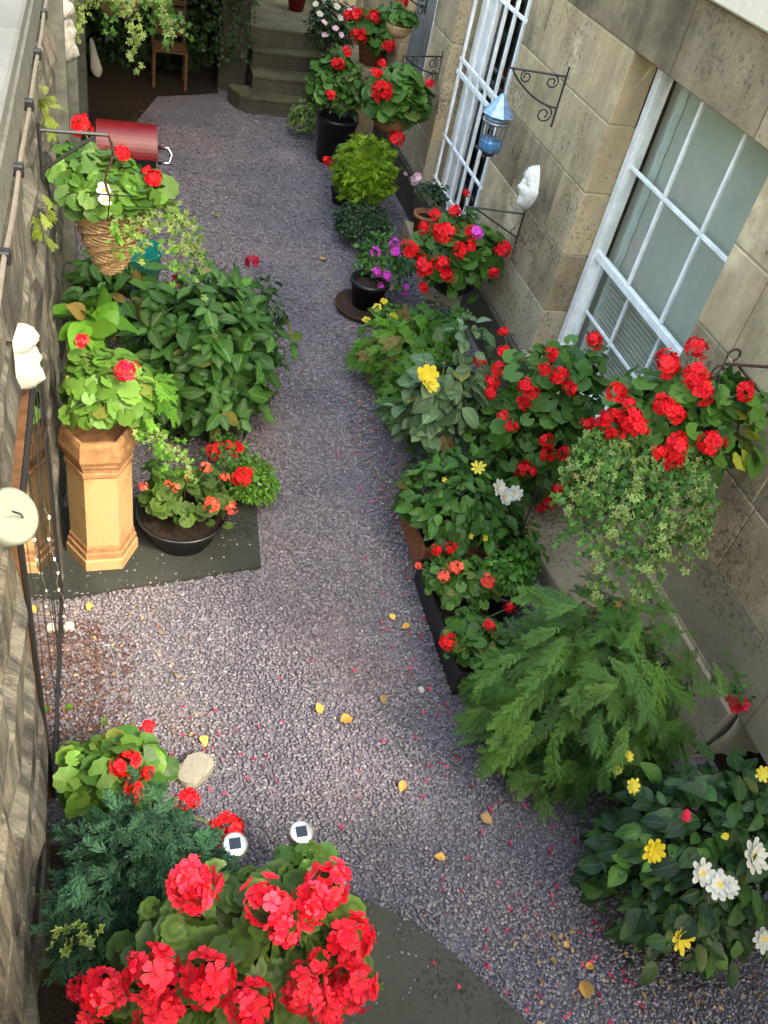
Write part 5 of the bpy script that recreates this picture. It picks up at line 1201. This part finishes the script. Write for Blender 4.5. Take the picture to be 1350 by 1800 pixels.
for k, (p, lab, z) in enumerate((((0.428, 1.688, 0.46), 'solar stake light with a square cell, nearer the blue conifer', .46), ((0.723, 1.721, 0.42), 'solar stake light with a square cell, standing clear on the gravel side', .42))):
    t = thing('solar_light', lab, 'solar light', (p[0], p[1], 0), 'solar stake lights')
    q = MB(); q.lathe([(.040, -.07), (.052, -.055), (.056, -.012), (.053, -.002), (.046, 0), (.001, .001)], p, 26); q.build('cap', M['steel'], t, True)
    q = MB(); q.box((p[0] - .024, p[1] - .024, p[2] + .0015), (p[0] + .024, p[1] + .024, p[2] + .005), 0, .0015); o = q.build('solar_cell', M['solar'], t)
    q = MB(); q.lathe([(.03, -.16), (.036, -.07)], p, 18); q.build('lens', M['glass'], t, True)
    q = MB(); q.tube([(p[0], p[1], -.02), (p[0], p[1], p[2] - .15)], .010, 8); q.build('stake', M['steel'], t)

# ================================================================== loose things on the gravel
def rock(c, sx, sy, sz, seed, name, mat, label, cat, rot=0.0):
    mb = MB(); n_ = 14; m_ = 8
    for j in range(m_ + 1):
        for i in range(n_):
            a = 2 * math.pi * i / n_; ph = math.pi * j / m_ - math.pi / 2
            d = Vector((math.cos(ph) * math.cos(a), math.cos(ph) * math.sin(a), math.sin(ph)))
            k = 1 + .22 * noise.noise(d * 1.7 + Vector((seed, 0, 0))) + .08 * noise.noise(d * 6 + Vector((seed, 2, 0)))
            p = Vector((max(-.82, min(.82, d.x * k)) * sx, max(-.8, min(.8, d.y * k)) * sy, max(-.5, min(.55, d.z * k)) * sz))
            p = Matrix.Rotation(rot, 3, 'Z') @ p; mb.v.append((c[0] + p.x, c[1] + p.y, c[2] + p.z))
    for j in range(m_):
        for i in range(n_): mb.f.append((j * n_ + i, j * n_ + (i + 1) % n_, (j + 1) * n_ + (i + 1) % n_, (j + 1) * n_ + i)); mb.m.append(0)
    return tag(mb.build(name, M[mat], None, False), label, cat)
sp = (0.322, 2.3, 0.04)
rock((sp[0], sp[1], .03), .115, .085, .07, 3, 'flat_stone', 'rock', 'pale flat broken stone lying on the gravel near the scarlet geranium', 'stone', .75)
sp = (-0.303, 3.273, 0.02)
rock((sp[0] + .01, sp[1], .02), .035, .03, .035, 8, 'white_pebble', 'plaster', 'white rounded pebble by the foot of the left wall', 'pebble')
sp = (1.624, 2.668, 0.01)
rock((sp[0], sp[1], .012), .02, .026, .02, 9, 'white_pebble', 'plaster', 'small white pebble on the open gravel left of the conifer', 'pebble', .4)
def fallen(p, s, mat, label, a, curl):
    v, f, t_ = T_oval(int(a * 10), .38, curl, .12)
    Rm = frames(np.array([[.15 * math.sin(a * 3), .2 * math.cos(a * 5), 1]]), np.array([[math.cos(a), math.sin(a), 0]]))[0]
    v = (v - np.array([0, .5, -.02])) * s @ Rm.T + np.array([p[0], p[1], .022])
    tag(link('fallen_leaf', mesh_np('fallen_leaf', v, f, t_, M[mat], np.full(len(v), a % 1))), label, 'leaf', 'fallen leaves on the gravel')
FL = [((1.153, 2.515, 0.0), .085, 'dry', 'bright orange fallen leaf on the open gravel right of the flat stone', .3, .3), ((1.012, 2.596, 0.0), .06, 'dry', 'small yellow fallen leaf just left of the bright orange one', 1.9, -.3),
      ((1.363, 2.088, 0.0), .06, 'dry', 'yellow curled leaf halfway between the flat stone and the dahlia bush', 4.2, .4), ((1.454, 1.69, 0.0), .06, 'dry', 'tan leaf on gravel between the solar lights and the dahlia bush', 2.6, .2),
      ((1.756, 1.852, 0.0), .07, 'litter2', 'brown fallen leaf at the left edge of the big conifer', 5.5, .2), ((1.962, 1.005, 0.0), .095, 'dry', 'large tan fallen leaf near the paving edge at the bottom', 1.1, .3),
      ((2.019, 1.089, 0.0), .05, 'dry', 'yellow leaf scrap just above the large tan leaf', .2, .2), ((1.646, 3.126, 0.0), .06, 'dry', 'yellow leaf on gravel left of the black trough', 3.4, .2),
      ((1.578, 3.208, 0.0), .05, 'dry', 'small orange leaf scrap above the yellow leaf by the trough', 2.0, .2), ((0.382, 2.471, 0.0), .06, 'dry', 'orange leaf lying beside the flat pale stone', 5.0, .4),
      ((1.387, 2.625, 0.0), .06, 'litter2', 'brown curled leaf on the gravel left of the white pebble', .9, .2), ((-0.188, 3.414, 0.0), .05, 'dry', 'yellow leaf at the corner of the slate slab', 4.5, .3),
      ((-0.277, 3.786, 0.03), .06, 'dry', 'orange leaf on the slate slab at the chimney pot foot', 3.0, .2), ((1.945, 1.2, 0.0), .04, 'dry', 'small yellow leaf among red petals near the dahlia bush', .6, .3),
      ((0.993, 8.574, 0.0), .07, 'yel', 'pale leaf on the far shaded gravel right of the red barbecue', 2.2, .2), ((1.969, 7.792, 0.0), .09, 'dry', 'pale orange leaf on the gravel left of the petunias', 1.4, .2),
      ((-0.284, 2.741, 0.0), .05, 'bright', 'green leaf scrap on the gravel beside the black pipe', 2.8, .3), ((-0.108, 2.633, 0.0), .05, 'bright', 'green leaf scrap just above the near left geranium', 4.1, .3)]
for a in FL: fallen(*a)
# scattered petals and leaf crumbs: too many to count
def litter(name, n, boxes, size, mat, kind='small'):
    P = []
    for (x0, x1, y0, y1, w) in boxes:
        k = int(n * w); P.append(np.stack([rng.uniform(x0, x1, k), rng.uniform(y0, y1, k), rng.uniform(.016, .022, k)], 1))
    P = np.concatenate(P); k = len(P)
    nr = np.stack([rng.normal(0, .3, k), rng.normal(0, .3, k), np.ones(k)], 1)
    v, f, t_, r_ = scatter(LEAF[kind], frames(nr, rng.normal(size=(k, 3))), P, size * rng.uniform(.5, 1.2, k))
    tag(link(name, mesh_np(name, v, f, t_, M[mat], r_)), kind='stuff')
litter('petal_litter', 190, [(1.2, 2.3, .8, 2.0, .2), (1.45, 1.8, 2.0, 3.2, .15), (.6, 2.4, .8, 3.0, .25), (1.5, 2.2, .8, 2.3, .2), (1.5, 2.0, 3.0, 5.5, .35), (.2, .7, 2.1, 2.7, .12), (.9, 2.2, 5.5, 8, .08)], .026, 'litter', 'small')
litter('mulch_litter', 1500, [(-.33, -.12, 2.25, 3.3, .45), (-.15, .05, 2.3, 3.2, .2), (1.7, 2.2, 2.6, 5.2, .35)], .022, 'mulch', 'small')
litter('crumb_litter', 1000, [(1.75, 2.3, 2.4, 7.5, .42), (1.7, 3.0, .7, 1.3, .2), (.2, 2.2, 10.3, 11.8, .25), (-.3, .4, 2.2, 3.4, .06)], .026, 'litter2', 'small')

# grit and small stones kicked on to the flat slabs
def grit(n):
    P = np.concatenate([np.stack([rng.uniform(-.3, .82, n), 3.5 + rng.random(n) ** 2 * .7, np.full(n, .034)], 1), np.stack([rng.uniform(.6, 1.3, n), 1.52 - rng.random(n) ** 2.5 * .5, np.full(n, .028)], 1)])
    k = len(P); nr = np.stack([rng.normal(0, .5, k), rng.normal(0, .5, k), np.ones(k)], 1)
    v, f, t_, r_ = scatter([(np.array([(-1, -.7, 0), (1, -.6, 0), (.8, .8, 0), (-.7, .7, 0), (-.6, -.4, .6), (.6, -.3, .7), (.5, .5, .6), (-.4, .5, .5)]), [(4, 5, 6, 7), (0, 1, 5, 4), (1, 2, 6, 5), (2, 3, 7, 6), (3, 0, 4, 7)], np.zeros(8))], frames(nr, rng.normal(size=(k, 3))), P, rng.uniform(.003, .009, k))
    tag(link('grit', mesh_np('grit', v, f, t_, M['gravel'], r_ * .6, False)), kind='stuff')
grit(120)
